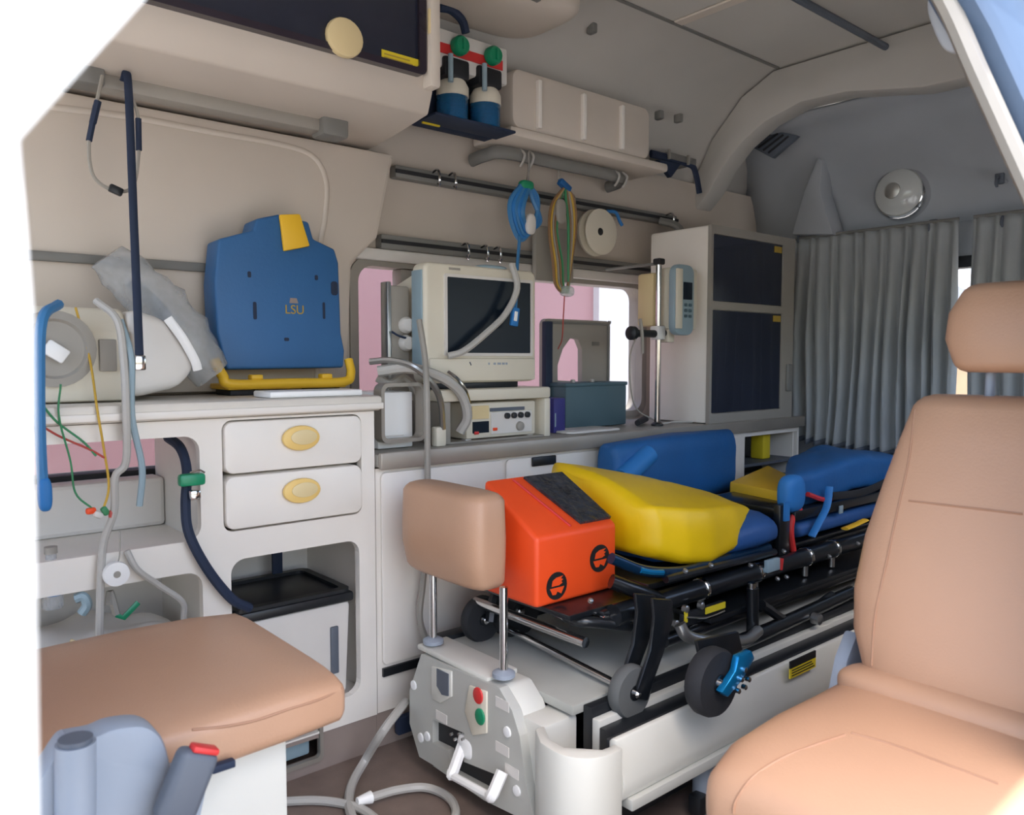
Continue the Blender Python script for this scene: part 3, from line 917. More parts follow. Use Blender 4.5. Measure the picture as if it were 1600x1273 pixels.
# wire loop
lo = thing('cable_loop', 'thin cable loop hung on the grip rail end', 'cable', (.2, 1.70, 1.3))
lp_ = [PY(160, 118, 1.74), PY(150, 165, 1.73), PY(139, 220, 1.73), PY(146, 275, 1.73), PY(180, 298, 1.73), PY(208, 290, 1.73), PY(217, 235, 1.73), PY(216, 185, 1.73), PY(206, 150, 1.74), PY(203, 132, 1.74)]
MB().tube(lp_, .0035, 6).build('wire', 'device_grey', lo)
MB().tube(lp_[1:3], .006, 6, False).build('grip', 'navy_strap', lo)
MB().tube([lp_[-3], lp_[-4]], .006, 6, False).build('grip', 'navy_strap', lo)
MB().tube([PY(153, 158, 1.73), PY(145, 192, 1.73)], .007, 6, False).build('sleeve', 'navy_strap', lo)
MB().box(PY(181, 297, 1.73), (.026, .012, .016), .003, rot=(0, math.radians(20), 0)).build('weight', 'black_plastic', lo)


def hose(name, label, pix, r, m, cat='hose', group=None):
    pts = [PY(a, b, y) if y > 0 else PZ(a, b, -y) for a, b, y in pix]
    return tag(MB().tube(pts, r, 8).build(name, m), label, cat, group)


hose('blue_hose', 'blue hose hanging down over the worktop end', [(92, 475, 1.62), (66, 500, 1.57), (62, 600, 1.56), (64, 700, 1.57), (68, 770, 1.58)], .009, 'hose_blue')
tag(MB().cushion(PY(70, 772, 1.575), (.022, .025, .06), 3).build('hose_connector', 'strap_blue'), 'bright blue connector at the blue hose end', 'connector')
hose('grey_hose', 'pale grey tube draped over the worktop into the niche', [(150, 470, 1.62), (183, 500, 1.58), (193, 560, 1.57), (197, 640, 1.56), (197, 720, 1.575), (180, 745, 1.58), (178, 800, 1.585), (160, 860, 1.585), (155, 1005, 1.57)], .007, 'hose_grey')
hose('grey_hose', 'second pale blue-grey tube hanging before the niche', [(188, 500, 1.59), (205, 560, 1.57), (206, 650, 1.565), (222, 730, 1.575), (218, 790, 1.585)], .006, 'pale_blue')
hose('grey_hose', 'grey tube looping at the lower niche edge', [(198, 860, 1.585), (215, 890, 1.58), (250, 915, 1.585), (285, 940, 1.59), (287, 968, 1.595)], .006, 'hose_grey')
hose('sensor_wire', 'thin red sensor wire crossing the upper niche', [(50, 655, 1.58), (90, 680, 1.58), (140, 702, 1.58), (163, 715, 1.58)], .002, 'wire_red', 'wire')
hose('sensor_wire', 'thin green sensor wire curving past the niche', [(68, 635, 1.575), (90, 660, 1.575), (130, 690, 1.58), (150, 712, 1.58)], .002, 'wire_green', 'wire')
hose('sensor_wire', 'thin yellow sensor wire from wrapped device into niche', [(118, 480, 1.65), (140, 560, 1.645), (152, 640, 1.572), (162, 700, 1.58), (170, 760, 1.585), (160, 800, 1.585)], .0022, 'wire_yellow', 'wire')
hose('sensor_wire', 'thin grey-green sensor wire hanging in the niche opening', [(95, 600, 1.572), (92, 650, 1.572), (110, 720, 1.58), (118, 770, 1.585), (145, 795, 1.585)], .0018, 'wire_green', 'wire')
# coloured clip bundle
cl = thing('electrode_clip', 'small bundle of coloured electrode clips before the niche', 'clip', tuple(PY(155, 800, 1.58)))
for i, m in enumerate(('orange', 'device_white', 'wire_green', 'wire_red')):
    p = PY(142 + 11 * i, 798 + (i % 2) * 6, 1.585)
    MB().box(p, (.018, .01, .012), .004, rot=(0, .5 * i, .3)).build('clip_head', m, cl)
# things in the lower bay
dk = PY(181, 896, 1.57)
d = thing('tape_roll', 'small white tape roll hanging before the lower bay', 'roll', tuple(dk))
MB().lathe(dk, (0, -1, 0), [(.0215, -.008), (.023, 0), (.022, .008), (.007, .009)], 24).build('roll', 'white_plastic', d)
MB().lathe(dk + Vector((0, -.009, 0)), (0, -1, 0), [(.0065, 0), (.006, .001)], 14).build('core', 'device_grey', d)
MB().tube([dk + Vector((.004, 0, .02)), PY(187, 865, 1.575), PY(188, 830, 1.58)], .0015, 6).build('cord', 'device_grey', d)
bp_ = thing('tubing_pack', 'pale packed circuit bag with green clip in the lower bay', 'pack', (.35, 1.78, .143))
MB().cushion((.30, 1.76, .143 + .125), (.52, .25, .25), 3.2, n=18, wr=.02).build('bag', 'device_white', bp_)
g = [PY(182, 960, 1.625), PY(193, 965, 1.622), PY(216, 941, 1.625)]
MB().tube(g, .006, 6, False, flat=(.003, .006)).build('clip', 'green', bp_)
MB().tube([PY(170, 945, 1.625), PY(172, 925, 1.63), PY(182, 960, 1.625)], .007, 6).build('tube', 'device_grey', bp_)
MB().tube([PY(110, 1000, 1.62), PY(150, 1014, 1.61), PY(200, 1005, 1.61), PY(225, 990, 1.62)], .003, 6).build('cord', 'cream_pale', bp_)
bt = PY(85, 915, 1.60)
sb = thing('small_bottle', 'small blue-labelled clear bottle hanging at the bay edge', 'bottle', tuple(bt))
MB().lathe(bt + Vector((0, .02, -.045)), (0, 0, 1), [(.016, 0), (.018, .004), (.018, .07), (.009, .085), (.009, .10)], 18).build('bottle', 'clear_bag', sb)
MB().lathe(bt + Vector((0, .02, -.02)), (0, 0, 1), [(.0182, 0), (.0185, .001), (.0185, .045), (.0182, .046)], 18).build('label_band', 'strap_blue', sb)
MB().lathe(bt + Vector((0, .02, .055)), (0, 0, 1), [(.011, 0), (.011, .012)], 14).build('cap', 'device_grey', sb)
ms = PY(130, 945, 1.60)
tag(MB().tube([PY(118, 935, 1.61), PY(130, 932, 1.605), PY(136, 945, 1.605), PY(128, 958, 1.61)], .009, 8).build('face_mask_ring', 'pale_blue'), 'pale lilac ring in the lower bay', 'ring')
# green connector and black hose
hose('black_hose', 'black hose dropping out of the niche behind the bin', [(262, 683, 1.72), (282, 700, 1.66), (292, 735, 1.62), (290, 790, 1.60), (296, 835, 1.585), (325, 890, 1.575), (362, 935, 1.575), (390, 950, 1.585)], .010, 'navy_strap')
gc = PY(296, 748, 1.60)
g = thing('green_coupling', 'green gas coupling with wire clip on the black hose', 'coupling', tuple(gc))
MB().box(gc + Vector((0, -.012, 0)), (.05, .022, .024), .006).build('coupling', 'green', g)
MB().tube([gc + Vector((-.008, -.028, .016)), gc + Vector((.008, -.03, .02)), gc + Vector((.02, -.028, .014))], .002, 6).build('wire_clip', 'chrome', g)
MB().box(gc + Vector((.004, -.014, -.03)), (.02, .02, .018), .003).build('clamp', 'chrome', g)
# bin
bn = thing('waste_bin', 'pale bin with black lid inside the lower niche', 'bin', (.77, 1.75, .143))
bx0, bx1 = HC[0] + .012, HC[1] - .006
MB().prism([(bx0 + .012, .144), (bx1 - .012, .144), (bx1, .362), (bx0, .362)], 'y', 1.63, 1.86, .012).build('body', 'device_white', bn)
MB().bb(bx0 - .004, bx1 + .004, 1.622, 1.868, .362, .384, .006).build('lid', 'black_plastic', bn)
MB().holed(rrect(bx0, bx1, 1.626, 1.864, .02), [rrect(bx0 + .018, bx1 - .018, 1.645, 1.846, .015)], 'z', .384, .392).build('lid_rim', 'black_plastic', bn, smooth=False)
MB().bb(bx1 - .055, bx1 - .035, 1.624, 1.632, .20, .31, .003).build('latch', 'seat_grey_dark', bn)
MB().bb(PY(425, 900, 1.85).x, PY(441, 900, 1.85).x, 1.845, 1.853, .393, .50, .002).build('strap', 'navy_strap', bn)
# something small in the floor niche
tag(MB().bb(HD[0] + .03, HD[1] - .012, CY + .03, CY + .07, .03, .075, .006).build('small_box', 'pale_blue'), 'small pale box in the low floor niche', 'box')

# ================================================================== MONITOR BAY
# grey bracket frame beside the monitor
fr = thing('device_bracket', 'grey rounded metal bracket frame left of the monitor stand', 'bracket', (1.05, 1.7, WT))
a, b = PY(594, 612, 1.63), PY(664, 688, 1.63)
MB().holed(rrect(a.x, b.x, b.z, a.z + .02, .02), [rrect(a.x + .009, b.x - .008, b.z + .009, a.z + .011, .014)], 'y', 1.625, 1.66).build('frame', 'steel_trim', fr)
bc = thing('white_carton', 'plain white box standing in the grey bracket frame', 'box', ((a.x + b.x) / 2, 1.72, WT))
MB().bb(a.x + .014, b.x - .012, 1.665, 1.80, WT + .002, PY(620, 612, 1.67).z, .004).build('box', 'white_plastic', bc)
MB().bb(a.x + .03, b.x - .04, 1.664, 1.6655, WT + .03, WT + .034).build('seam', 'device_white', bc, smooth=False)
# side mast with knobs
ma = thing('device_mast', 'grey metal mast with clamp knobs beside the monitor', 'mast', (1.1, 1.78, WT))
m0, m1 = PY(607, 470, 1.76), PY(640, 470, 1.76)
MB().bb(m0.x + .004, m1.x, 1.76, 1.80, WT + .002, PY(620, 446, 1.76).z, .006).build('column', 'device_grey', ma)
MB().bb(m0.x - .006, m0.x + .006, 1.755, 1.79, WT + .002, PY(612, 440, 1.76).z, .003).build('edge_strip', 'steel', ma)
for py in (508, 536):
    p = PY(642, py, 1.75)
    MB().lathe((p.x - .012, 1.76, p.z), (0, -1, 0), [(.02, 0), (.022, .01), (.016, .022), (.0, .024)], 16).build('knob', 'device_white', ma)
MB().tube([PY(612, 518, 1.75), PY(622, 524, 1.74), PY(634, 528, 1.74)], .003, 6).build('lever', 'navy_strap', ma)
# monitor stand
sd_ = thing('monitor_stand', 'beige inverted-U shelf stand under the patient monitor', 'stand', (1.35, 1.76, WT))
sx0_, sx1_ = PY(690, 620, 1.65).x, PY(861, 620, 1.65).x
szt, szb = PY(800, 606, 1.65).z, PY(800, 624, 1.65).z
MB().bb(sx0_, sx1_, 1.65, 1.92, szb, szt, .006).build('shelf', 'device_cream', sd_)
MB().bb(sx1_ - .022, sx1_, 1.652, 1.92, WT + .001, szb, .003).build('leg', 'device_cream', sd_)
MB().bb(sx0_, sx0_ + .03, 1.652, 1.92, WT + .001, szb, .003).build('leg', 'device_grey', sd_)
MB().bb(sx0_, sx1_, 1.655, 1.92, WT + .001, WT + .006).build('foot_plate', 'steel_trim', sd_, smooth=False)
# ventilator
ve = thing('ventilator', 'cream ventilator unit with knobs below the monitor', 'ventilator', (1.38, 1.75, WT + .006))
vx0, vx1 = PY(730, 650, 1.662).x, PY(838, 650, 1.662).x
vz0, vz1 = WT + .008, PY(780, 628, 1.662).z
MB().bb(vx0, vx1, 1.665, 1.90, vz0, vz1, .006).build('body', 'device_cream', ve)
H = vz1 - vz0
W = vx1 - vx0


def vp(u, v): return (vx0 + u * W, 1.664, vz0 + v * H)


for (u0_, u1_, v0_, v1_, m, nm) in ((.32, .82, .74, .84, 'seat_grey_dark', 'slot'), (.08, .30, .16, .48, 'screen', 'display'), (.33, .93, .10, .72, 'pale_blue', 'face_plate'), (.07, .30, .55, .92, 'cream_pale', 'label_panel')):
    A, B = vp(u0_, v0_), vp(u1_, v1_)
    MB().bb(A[0], B[0], 1.6615, 1.6655, A[2], B[2], .0008).build(nm, 'device_white' if nm == 'face_plate' else m, ve, smooth=False)
for u in (.55, .65, .75, .85):
    A = vp(u, .60)
    MB().lathe((A[0], 1.662, A[2]), (0, -1, 0), [(.0085, 0), (.008, .008), (.006, .010)], 14).build('knob', 'black_plastic', ve)
A = vp(.74, .28)
MB().lathe((A[0], 1.662, A[2]), (0, -1, 0), [(.013, 0), (.012, .008), (.009, .010)], 18).build('dial', 'device_grey', ve)
for u, v, m in ((.12, .17, 'red'), (.38, .24, 'orange')):
    A = vp(u, v)
    MB().box((A[0], 1.660, A[2]), (.014, .004, .008), .001).build('button', m, ve)
for px in (735, 832):
    x = PY(px, 690, 1.662).x
    MB().box((x, 1.68, WT + .0045), (.02, .02, .006), .001).build('foot', 'white_plastic', ve)
# patient monitor
mo = thing('patient_monitor', 'cream patient monitor with dark screen on its stand', 'monitor', (1.33, 1.76, szt))
mx0, mx1 = PY(664, 500, 1.68).x, PY(838, 500, 1.68).x
mz1 = PY(668, 408, 1.68).z
mz0 = szt + .016
MB().prism(rrect(mx0, mx1, mz0, mz1, .02), 'y', 1.68, 1.74, .01, 3).build('bezel', 'device_cream', mo)
MB().prism([(1.74, mz0 + .02), (1.90, mz0 + .06), (1.90, mz1 - .06), (1.74, mz1 - .015)], 'x', mx0 + .02, mx1 - .02, .01).build('housing', 'device_cream', mo)
sa, sb_ = PY(697, 434, 1.68), PY(827, 551, 1.68)
sz1, sz0 = (PY(697, 434, 1.68).z + PY(827, 441, 1.68).z) / 2, (PY(697, 552, 1.68).z + PY(827, 551, 1.68).z) / 2
MB().holed(rrect(sa.x - .008, sb_.x + .008, sz0 - .008, sz1 + .008, .006), [rrect(sa.x, sb_.x, sz0, sz1, .003)], 'y', 1.674, 1.682).build('screen_frame', 'device_white', mo)
MB().bb(sa.x, sb_.x, 1.676, 1.681, sz0, sz1).build('screen', 'screen', mo, smooth=False)
MB().bb(mx0 + .01, mx1 - .01, 1.672, 1.682, mz0 + .004, sz0 - .014, .004).build('lower_panel', 'device_cream', mo)
MB().bb(mx0 + .02, mx1 - .05, 1.70, 1.78, szt, szt + .017, .003).build('foot_plate', 'black_plastic', mo)
p = PY(780, 568, 1.672)
for i, (dx, ww) in enumerate(((-.038, .005), (-.02, .008), (-.006, .012), (.010, .009), (.022, .007))):
    MB().bb(p.x + dx, p.x + dx + ww, 1.6712, 1.6722, p.z - .0028, p.z + .0028).build('maker_mark', 'seat_grey', mo, smooth=False)
p = PY(735, 568, 1.672)
MB().box((p.x, 1.6715, p.z), (.003, .002, .010), .0005, rot=(0, -.5, 0)).build('power_mark', 'seat_grey_dark', mo)
p = PY(710, 420, 1.68)
MB().bb(p.x - .018, p.x + .018, 1.6785, 1.6802, p.z - .003, p.z + .003).build('model_mark', 'device_grey', mo, smooth=False)
p = PY(770, 409, 1.70)
MB().cushion((p.x, 1.71, mz1), (.10, .05, .018), 3).build('alarm_lamp', 'pale_blue', mo)
MB().bb(mx0 - .004, mx0 + .004, 1.69, 1.735, mz0 + .03, mz1 - .02, .002).build('side_strip', 'pale_blue', mo)
# grey hoses around
hose('ventilator_hose', 'pale grey hose arching from the monitor top across its screen', [(800, 412, 1.66), (808, 450, 1.64), (790, 490, 1.64), (760, 520, 1.64), (725, 548, 1.645), (700, 556, 1.66)], .009, 'hose_grey')
hose('ventilator_hose', 'braided steel hose arching over the white box to worktop', [(578, 565, 1.70), (610, 563, 1.66), (645, 572, 1.62), (672, 595, 1.61), (688, 625, 1.615), (692, 670, 1.63)], .008, 'steel')
hose('ventilator_hose', 'pale corrugated hose running down into the ventilator side', [(590, 580, 1.68), (640, 575, 1.64), (690, 590, 1.625), (720, 615, 1.63), (730, 650, 1.635), (718, 675, 1.65)], .013, 'hose_grey')
hose('ventilator_hose', 'thin steel hose from monitor base to ventilator corner', [(700, 580, 1.66), (715, 592, 1.645), (728, 610, 1.64), (734, 630, 1.65)], .004, 'chrome')
hose('ventilator_hose', 'grey tube rising behind the box beside the mast', [(590, 590, 1.72), (610, 600, 1.70), (630, 590, 1.70), (648, 610, 1.69), (655, 640, 1.68)], .011, 'device_grey')
hose('drain_tube', 'long grey tube hanging straight down past the worktop edge', [(655, 500, 1.655), (664, 560, 1.62), (667, 620, 1.58), (668, 720, 1.575), (668, 800, 1.575), (662, 900, 1.57), (656, 965, 1.565), (668, 1005, 1.56)], .008, 'device_grey')
bx = PY(690, 668, 1.635)
tag(MB().bb(bx.x - .022, bx.x + .008, 1.625, 1.65, WT + .001, WT + .05, .004).build('hose_socket', 'device_cream'), 'cream hose socket block at the stand foot', 'socket')
# centre rear: grey splint plate, teal box, purple box
pl = thing('splint_board', 'grey board with oval hand hole behind the teal box', 'board', (1.9, 1.9, WT))
p0, p1 = PY(846, 500, 1.895), PY(950, 502, 1.895)
hx = [PY(868, 594, 1.895), PY(868, 570, 1.895), PY(876, 545, 1.895), (PY(888, 528, 1.895)), PY(900, 530, 1.895), PY(906, 545, 1.895), PY(906, 596, 1.895)]
zt_ = p1.z
MB().holed(rrect(p0.x, p1.x, WT + .002, zt_, .02), [[(q.x, q.z) for q in hx]], 'y', 1.885, 1.905).build('board', 'device_grey', pl, smooth=False)
MB().tube([(p1.x - .012, 1.882, WT + .01), (p1.x - .012, 1.882, zt_ - .03), (p1.x - .03, 1.882, zt_ - .012), (p0.x + .02, 1.882, zt_ - .012)], .005, 6).build('rim', 'rail_grey', pl)
MB().bb(PY(925, 535, 1.885).x, PY(936, 535, 1.885).x, 1.8835, 1.8855, PY(930, 540, 1.885).z, PY(930, 534, 1.885).z).build('mark', 'rail_grey', pl, smooth=False)
bs_ = PY(862, 560, 1.83)
tag(MB().bb(bs_.x - .015, bs_.x + .015, 1.84, 1.86, WT + .001, PY(862, 502, 1.84).z, .003).build('black_post', 'navy_strap'), 'upright black strap post beside the grey splint board', 'post')
tb = thing('teal_case', 'dull teal plastic case on the grey worktop', 'case', (1.85, 1.80, WT))
t0, t1 = PY(884, 640, 1.77), PY(979, 640, 1.77)
zt_ = PY(900, 598, 1.77).z
MB().bb(t0.x, t1.x, 1.77, 1.87, WT + .002, zt_ - .01, .006).build('body', 'teal_box', tb)
MB().bb(t0.x - .003, t1.x + .003, 1.767, 1.872, zt_ - .012, zt_, .004).build('lid', 'teal_box', tb)
for px in (895, 925):
    p = PY(px, 594, 1.80)
    MB().cushion((p.x, 1.80, zt_ + .004), (.014, .014, .012), 3, n=5).build('stud', 'hose_grey', tb)
pb = PY(873, 650, 1.70)
pu = thing('purple_box', 'small deep purple box wedged beside the monitor stand', 'box', (pb.x, 1.72, WT))
MB().bb(pb.x - .02, pb.x + .028, 1.70, 1.76, WT + .001, PY(870, 622, 1.70).z, .004).build('box', 'purple', pu)
MB().bb(pb.x - .016, pb.x - .012, 1.6985, 1.701, WT + .02, WT + .06).build('label_edge', 'pale_blue', pu, smooth=False)
gp_ = PY(990, 640, 1.76)
gl = thing('probe_bundle', 'bundle of black probes and cable on the worktop', 'probes', (gp_.x, 1.76, WT))
for i in range(4):
    MB().cyl((gp_.x - .05 + .03 * i, 1.70 + .02 * i, WT + .012), (gp_.x + .02 + .02 * i, 1.72 + .02 * i, WT + .02), .010, .007, 10).build('probe', 'black_rubber', gl)
MB().tube([(gp_.x + .02, 1.70, WT + .006), (gp_.x + .07, 1.68, WT + .006), (gp_.x + .13, 1.70, WT + .006), (gp_.x + .2, 1.67, WT + .005)], .0035, 6).build('cable', 'hose_grey', gl)
# tray under teal box front
tr = PY(900, 668, 1.65)
tag(MB().prism(rrect(PY(884, 668, 1.66).x, PY(965, 668, 1.66).x, 1.64, 1.755, .02), 'z', WT + .001, WT + .008, .003).build('steel_tray', 'device_white'), 'shallow pale tray before the teal case', 'tray')

# chrome pole with pump clamp
po = thing('infusion_pole', 'chrome infusion pole between worktop and lower rail', 'pole', (2.1, 1.66, WT))
q0, q1 = PY(1027, 655, 1.68), PY(1024, 408, 1.68)
ptop = Vector((q0.x, 1.68, q1.z))
MB().cyl((q0.x, 1.68, WT + .001), ptop, .0095, n=16).build('pole', 'chrome', po)
MB().lathe((q0.x, 1.68, WT + .0005), (0, 0, 1), [(.02, 0), (.02, .006), (.012, .012)], 18).build('base', 'black_plastic', po)
MB().tube([ptop + Vector((0, 0, -.006)), Vector((ptop.x, 1.912, ptop.z - .006))], .005, 8, False).build('top_bracket', 'rail_grey', po)
MB().box(ptop, (.03, .03, .02), .005).build('top_cap', 'black_rubber', po)
pk = PY(1030, 520, 1.68)
MB().bb(q0.x - .018, q0.x + .02, 1.665, 1.70, pk.z - .022, pk.z + .022, .004).build('clamp', 'white_plastic', po)
pm = thing('infusion_pump', 'beige infusion pump with pale blue keypad on the pole', 'pump', tuple(PY(1062, 525, 1.60)))
y0_, y1_ = 1.60, 1.72
ia, ib = PY(1040, 420, 1.64), PY(1093, 525, 1.64)
MB().bb(q0.x + .022, ib.x - .02, 1.633, 1.70, ib.z + .02, ia.z + .01, .01).build('body', 'device_cream', pm)
MB().bb(PY(1006, 470, 1.74).x, q0.x + .06, 1.701, 1.77, ib.z + .03, ia.z - .005, .01).build('rear_housing', 'cream_pale', pm)
kx = PY(1072, 470, 1.60)
MB().prism(rrect(kx.x - .05, kx.x + .05, ib.z + .0, ia.z + .015, .03), 'y', 1.605, 1.632, .006).build('face', 'pale_blue', pm)
MB().bb(kx.x - .048, kx.x - .018, 1.598, 1.606, ib.z + .02, ia.z, .003).build('side_panel', 'device_cream', pm)
MB().bb(kx.x - .008, kx.x + .034, 1.601, 1.6055, kx.z + .005, kx.z + .06, .001).build('display', 'screen', pm)
for i in range(2):
    for j in range(3): MB().box((kx.x + .004 + .022 * i, 1.603, kx.z - .012 - .018 * j), (.014, .004, .010), .002).build('key', 'teal_box', pm)
MB().cyl((q0.x + .0205, 1.68, pk.z), (q0.x + .05, 1.68, pk.z), .012, n=14).build('clamp_arm', 'black_plastic', pm)
MB().bb(q0.x + .03, q0.x + .06, 1.66, 1.70, pk.z - .03, pk.z + .03, .004).build('foot_block', 'device_cream', pm)
kn = PY(992, 520, 1.66)
ck_ = thing('clamp_knob', 'black clamp knob with lever left of the chrome pole', 'clamp', tuple(kn))
MB().cyl((kn.x + .02, 1.68, kn.z), (q0.x - .019, 1.68, kn.z), .012, n=14).build('shaft', 'black_plastic', ck_)
MB().lathe((kn.x + .022, 1.68, kn.z), (-1, 0, 0), [(.012, 0), (.022, .004), (.022, .02), (.012, .026)], 18).build('knob', 'black_plastic', ck_)
MB().tube([PY(1000, 498, 1.665), PY(1003, 520, 1.66), PY(1004, 552, 1.665)], .006, 6).build('lever', 'device_grey', ck_)
hose('sensor_wire', 'thin dark cable drooping from the clamp knob to worktop', [(993, 528, 1.67), (984, 560, 1.67), (986, 610, 1.67), (996, 640, 1.67), (1020, 655, 1.665)], .0025, 'device_grey', 'wire')
hose('bent_handle', 'grey bent handle on the wall above the infusion pump', [(1030, 345, 1.90), (1055, 352, 1.86), (1066, 368, 1.84), (1066, 402, 1.84)], .014, 'rail_grey', 'handle')

# ================================================================== HANGING FROM RAIL
mk = thing('blue_mask_set', 'tangled blue oxygen mask tubing hanging from the grab bar', 'mask set', tuple(PY(824, 400, 1.80)))
MB().tube([PY(826, 236, 1.80), PY(826, 262, 1.80), PY(824, 282, 1.80)], .0035, 6).build('hook_wire', 'chrome', mk)
MB().cushion(PY(822, 290, 1.80), (.05, .03, .03), 3, n=6).build('tie', 'green', mk)
for i in range(5):
    o = 5 * i
    pts = [PY(815 + 3 * i, 288, 1.80), PY(797 + o, 315 + 3 * i, 1.79 - .006 * i), PY(800 + o, 350, 1.785), PY(815 + o * .6, 375 - 4 * i, 1.79), PY(836 + 2 * i, 345, 1.785), PY(840 - 2 * i, 310, 1.79), PY(825, 288, 1.80)]
    MB().tube(pts, .007, 6).build('loop', 'strap_blue' if i % 2 else 'hose_blue', mk)
MB().cushion(PY(829, 350, 1.775), (.035, .02, .06), 3, n=6).build('connector', 'device_white', mk)
MB().tube([PY(812, 370, 1.78), PY(808, 420, 1.74), PY(806, 470, 1.66), PY(802, 500, 1.645)], .005, 6).build('tail', 'hose_blue', mk)
MB().box(PY(804, 495, 1.64), (.024, .012, .05), .003, rot=(0, .15, 0)).build('label_tag', 'strap_blue', mk)
MB().box(PY(806, 494, 1.632), (.010, .004, .026), .001, rot=(0, .15, 0)).build('tag_print', 'white_plastic', mk)
br = thing('tubing_coil', 'coil of brown nebuliser tubing with clear mask on the rail', 'tubing', tuple(PY(880, 460, 1.82)))
MB().tube([PY(873, 245, 1.83), PY(873, 283, 1.83)], .003, 6, False).build('hook_wire', 'device_grey', br)
MB().box(PY(882, 290, 1.82), (.05, .02, .02), .004, rot=(0, .5, 0)).build('clip', 'stretcher_blue', br)
for i, m in enumerate(('brown_tube', 'wire_yellow', 'device_grey', 'brown_tube', 'wire_green')):
    a = i * 3
    pts = [PY(882, 292, 1.82), PY(862 + a, 320, 1.81), PY(858 + a, 360, 1.80), PY(864 + a * 1.2, 410, 1.80), PY(868 + a, 445, 1.80), PY(884 + a * .3, 455, 1.80), PY(893 - a * .4, 410, 1.80), PY(900 - a, 350, 1.805), PY(896 - a, 310, 1.81), PY(884, 293, 1.82)]
    MB().tube(pts, .0045, 6).build('loop', m, br)
MB().cushion(PY(886, 455, 1.795), (.05, .035, .035), 2.6, n=7).build('mask', 'mask_clear', br)
MB().cushion(PY(876, 330, 1.80), (.04, .02, .075), 3, n=6).build('pouch', 'device_grey', br)
MB().tube([PY(882, 462, 1.795), PY(880, 500, 1.80), PY(878, 530, 1.82), PY(872, 545, 1.86)], .002, 6).build('wire', 'wire_red', br)
wp = PY(934, 363, 1.885)
ds = thing('cable_reel', 'round white cable reel on the upper equipment rail', 'reel', tuple(wp))
MB().lathe((wp.x, 1.908, wp.z), (0, -1, 0), [(.075, 0), (.078, .006), (.078, .012), (.05, .016), (.05, .03), (.074, .034), (.076, .040), (.07, .044), (.016, .040)], 32).build('reel', 'device_cream', ds)
MB().lathe((wp.x - .005, 1.8685, wp.z), (0, -1, 0), [(.013, 0), (.012, .002)], 14).build('hub', 'black_plastic', ds)

hose('blue_tie', 'short blue tie strip hanging from the upper rail', [(948, 330, 1.90), (962, 332, 1.885), (968, 345, 1.885), (972, 352, 1.885)], .006, 'strap_blue', 'tie')
ch = PY(860, 400, 1.90)
tag(MB().bb(PY(832, 400, 1.90).x, PY(892, 400, 1.90).x, 1.885, 1.905, PY(860, 441, 1.90).z, PY(860, 356, 1.90).z, .006).build('hanging_folder', 'device_grey'), 'grey-green folder hanging behind the tubing coil', 'folder')

# ================================================================== SEATS
from mathutils.bvhtree import BVHTree


def ring(c, ua, ub, a, b, p=3.5, n=36, wob=0):
    out = []
    for k in range(n):
        th = 2 * math.pi * k / n
        cs_, sn = math.cos(th), math.sin(th)
        r = (abs(cs_) ** p + abs(sn) ** p) ** (-1 / p)
        q = Vector(c) + Vector(ua) * (a * r * cs_) + Vector(ub) * (b * r * sn)
        if wob: q += Vector((1, 1, 1)) * wob * noise.noise(q * 18)
        out.append(q)
    return out


def softloft(secs, ua, ub, p=3.5, n=36, wob=0):
    """secs: (centre, half a, half b); ends are rounded off"""
    R = []
    c0, a0, b0 = secs[0]
    c1 = secs[1][0]
    d = (Vector(c0) - Vector(c1)).normalized()
    e = min(a0, b0) * .6
    for s_, t_ in ((.25, 1.0), (.62, .78), (.86, .42)): R.append((Vector(c0) + d * e * t_ * .6, a0 - e * (1 - s_), b0 - e * (1 - s_)))
    R += [(Vector(c), a, b) for c, a, b in secs]
    c0, a0, b0 = secs[-1]
    c1 = secs[-2][0]
    d = (Vector(c0) - Vector(c1)).normalized()
    e = min(a0, b0) * .6
    for s_, t_ in ((.86, .42), (.62, .78), (.25, 1.0)): R.append((Vector(c0) + d * e * t_ * .6, a0 - e * (1 - s_), b0 - e * (1 - s_)))
    return MB().loft([ring(c, ua, ub, a, b, p, n, wob) for c, a, b in R])


def bvh(o):
    me = o.data
    base = WL[o.name]
    return BVHTree.FromPolygons([v.co + base for v in me.vertices], [tuple(p.vertices) for p in me.polygons])


def seam(name, o, pix, parent, m='tan_stitch', r=.0018):
    t = bvh(o)
    pts = []
    for px, py in pix:
        h = t.ray_cast(CAM, ray(px, py).normalized())
        if h[0] is not None: pts.append(h[0] + h[1] * .0002)
    if len(pts) > 1: return MB().tube(pts, r, 6).build(name, m, parent)


ts = thing('attendant_seat', 'tan leather attendant seat with headrest beside the door opening', 'seat', (1.05, .42, 0))
X_, Y_, Z_ = Vector((1, 0, 0)), Vector((0, 1, 0)), Vector((0, 0, 1))
prof_b = [(.44, .150, 1.165), (.50, .178, 1.185), (.56, .186, 1.20), (.64, .182, 1.222), (.72, .168, 1.245), (.79, .154, 1.268), (.845, .140, 1.285)]
back = softloft([((x + .05, .418, z), .055 + .006 * math.sin(i), hw) for i, (z, hw, x) in enumerate(prof_b)], X_, Y_, 3.2, 44).build('backrest', 'tan_leather', ts)
hd = softloft([((1.345, .418, .915), .045, .088), ((1.35, .418, .95), .048, .102), ((1.355, .418, .99), .047, .1), ((1.36, .418, 1.02), .042, .085)], X_, Y_, 3.0, 36).build('headrest', 'tan_leather', ts)
for y in (.38, .455): MB().cyl((1.34, y, .85), (1.345, y, .92), .007, n=10).build('headrest_post', 'seat_grey', ts)
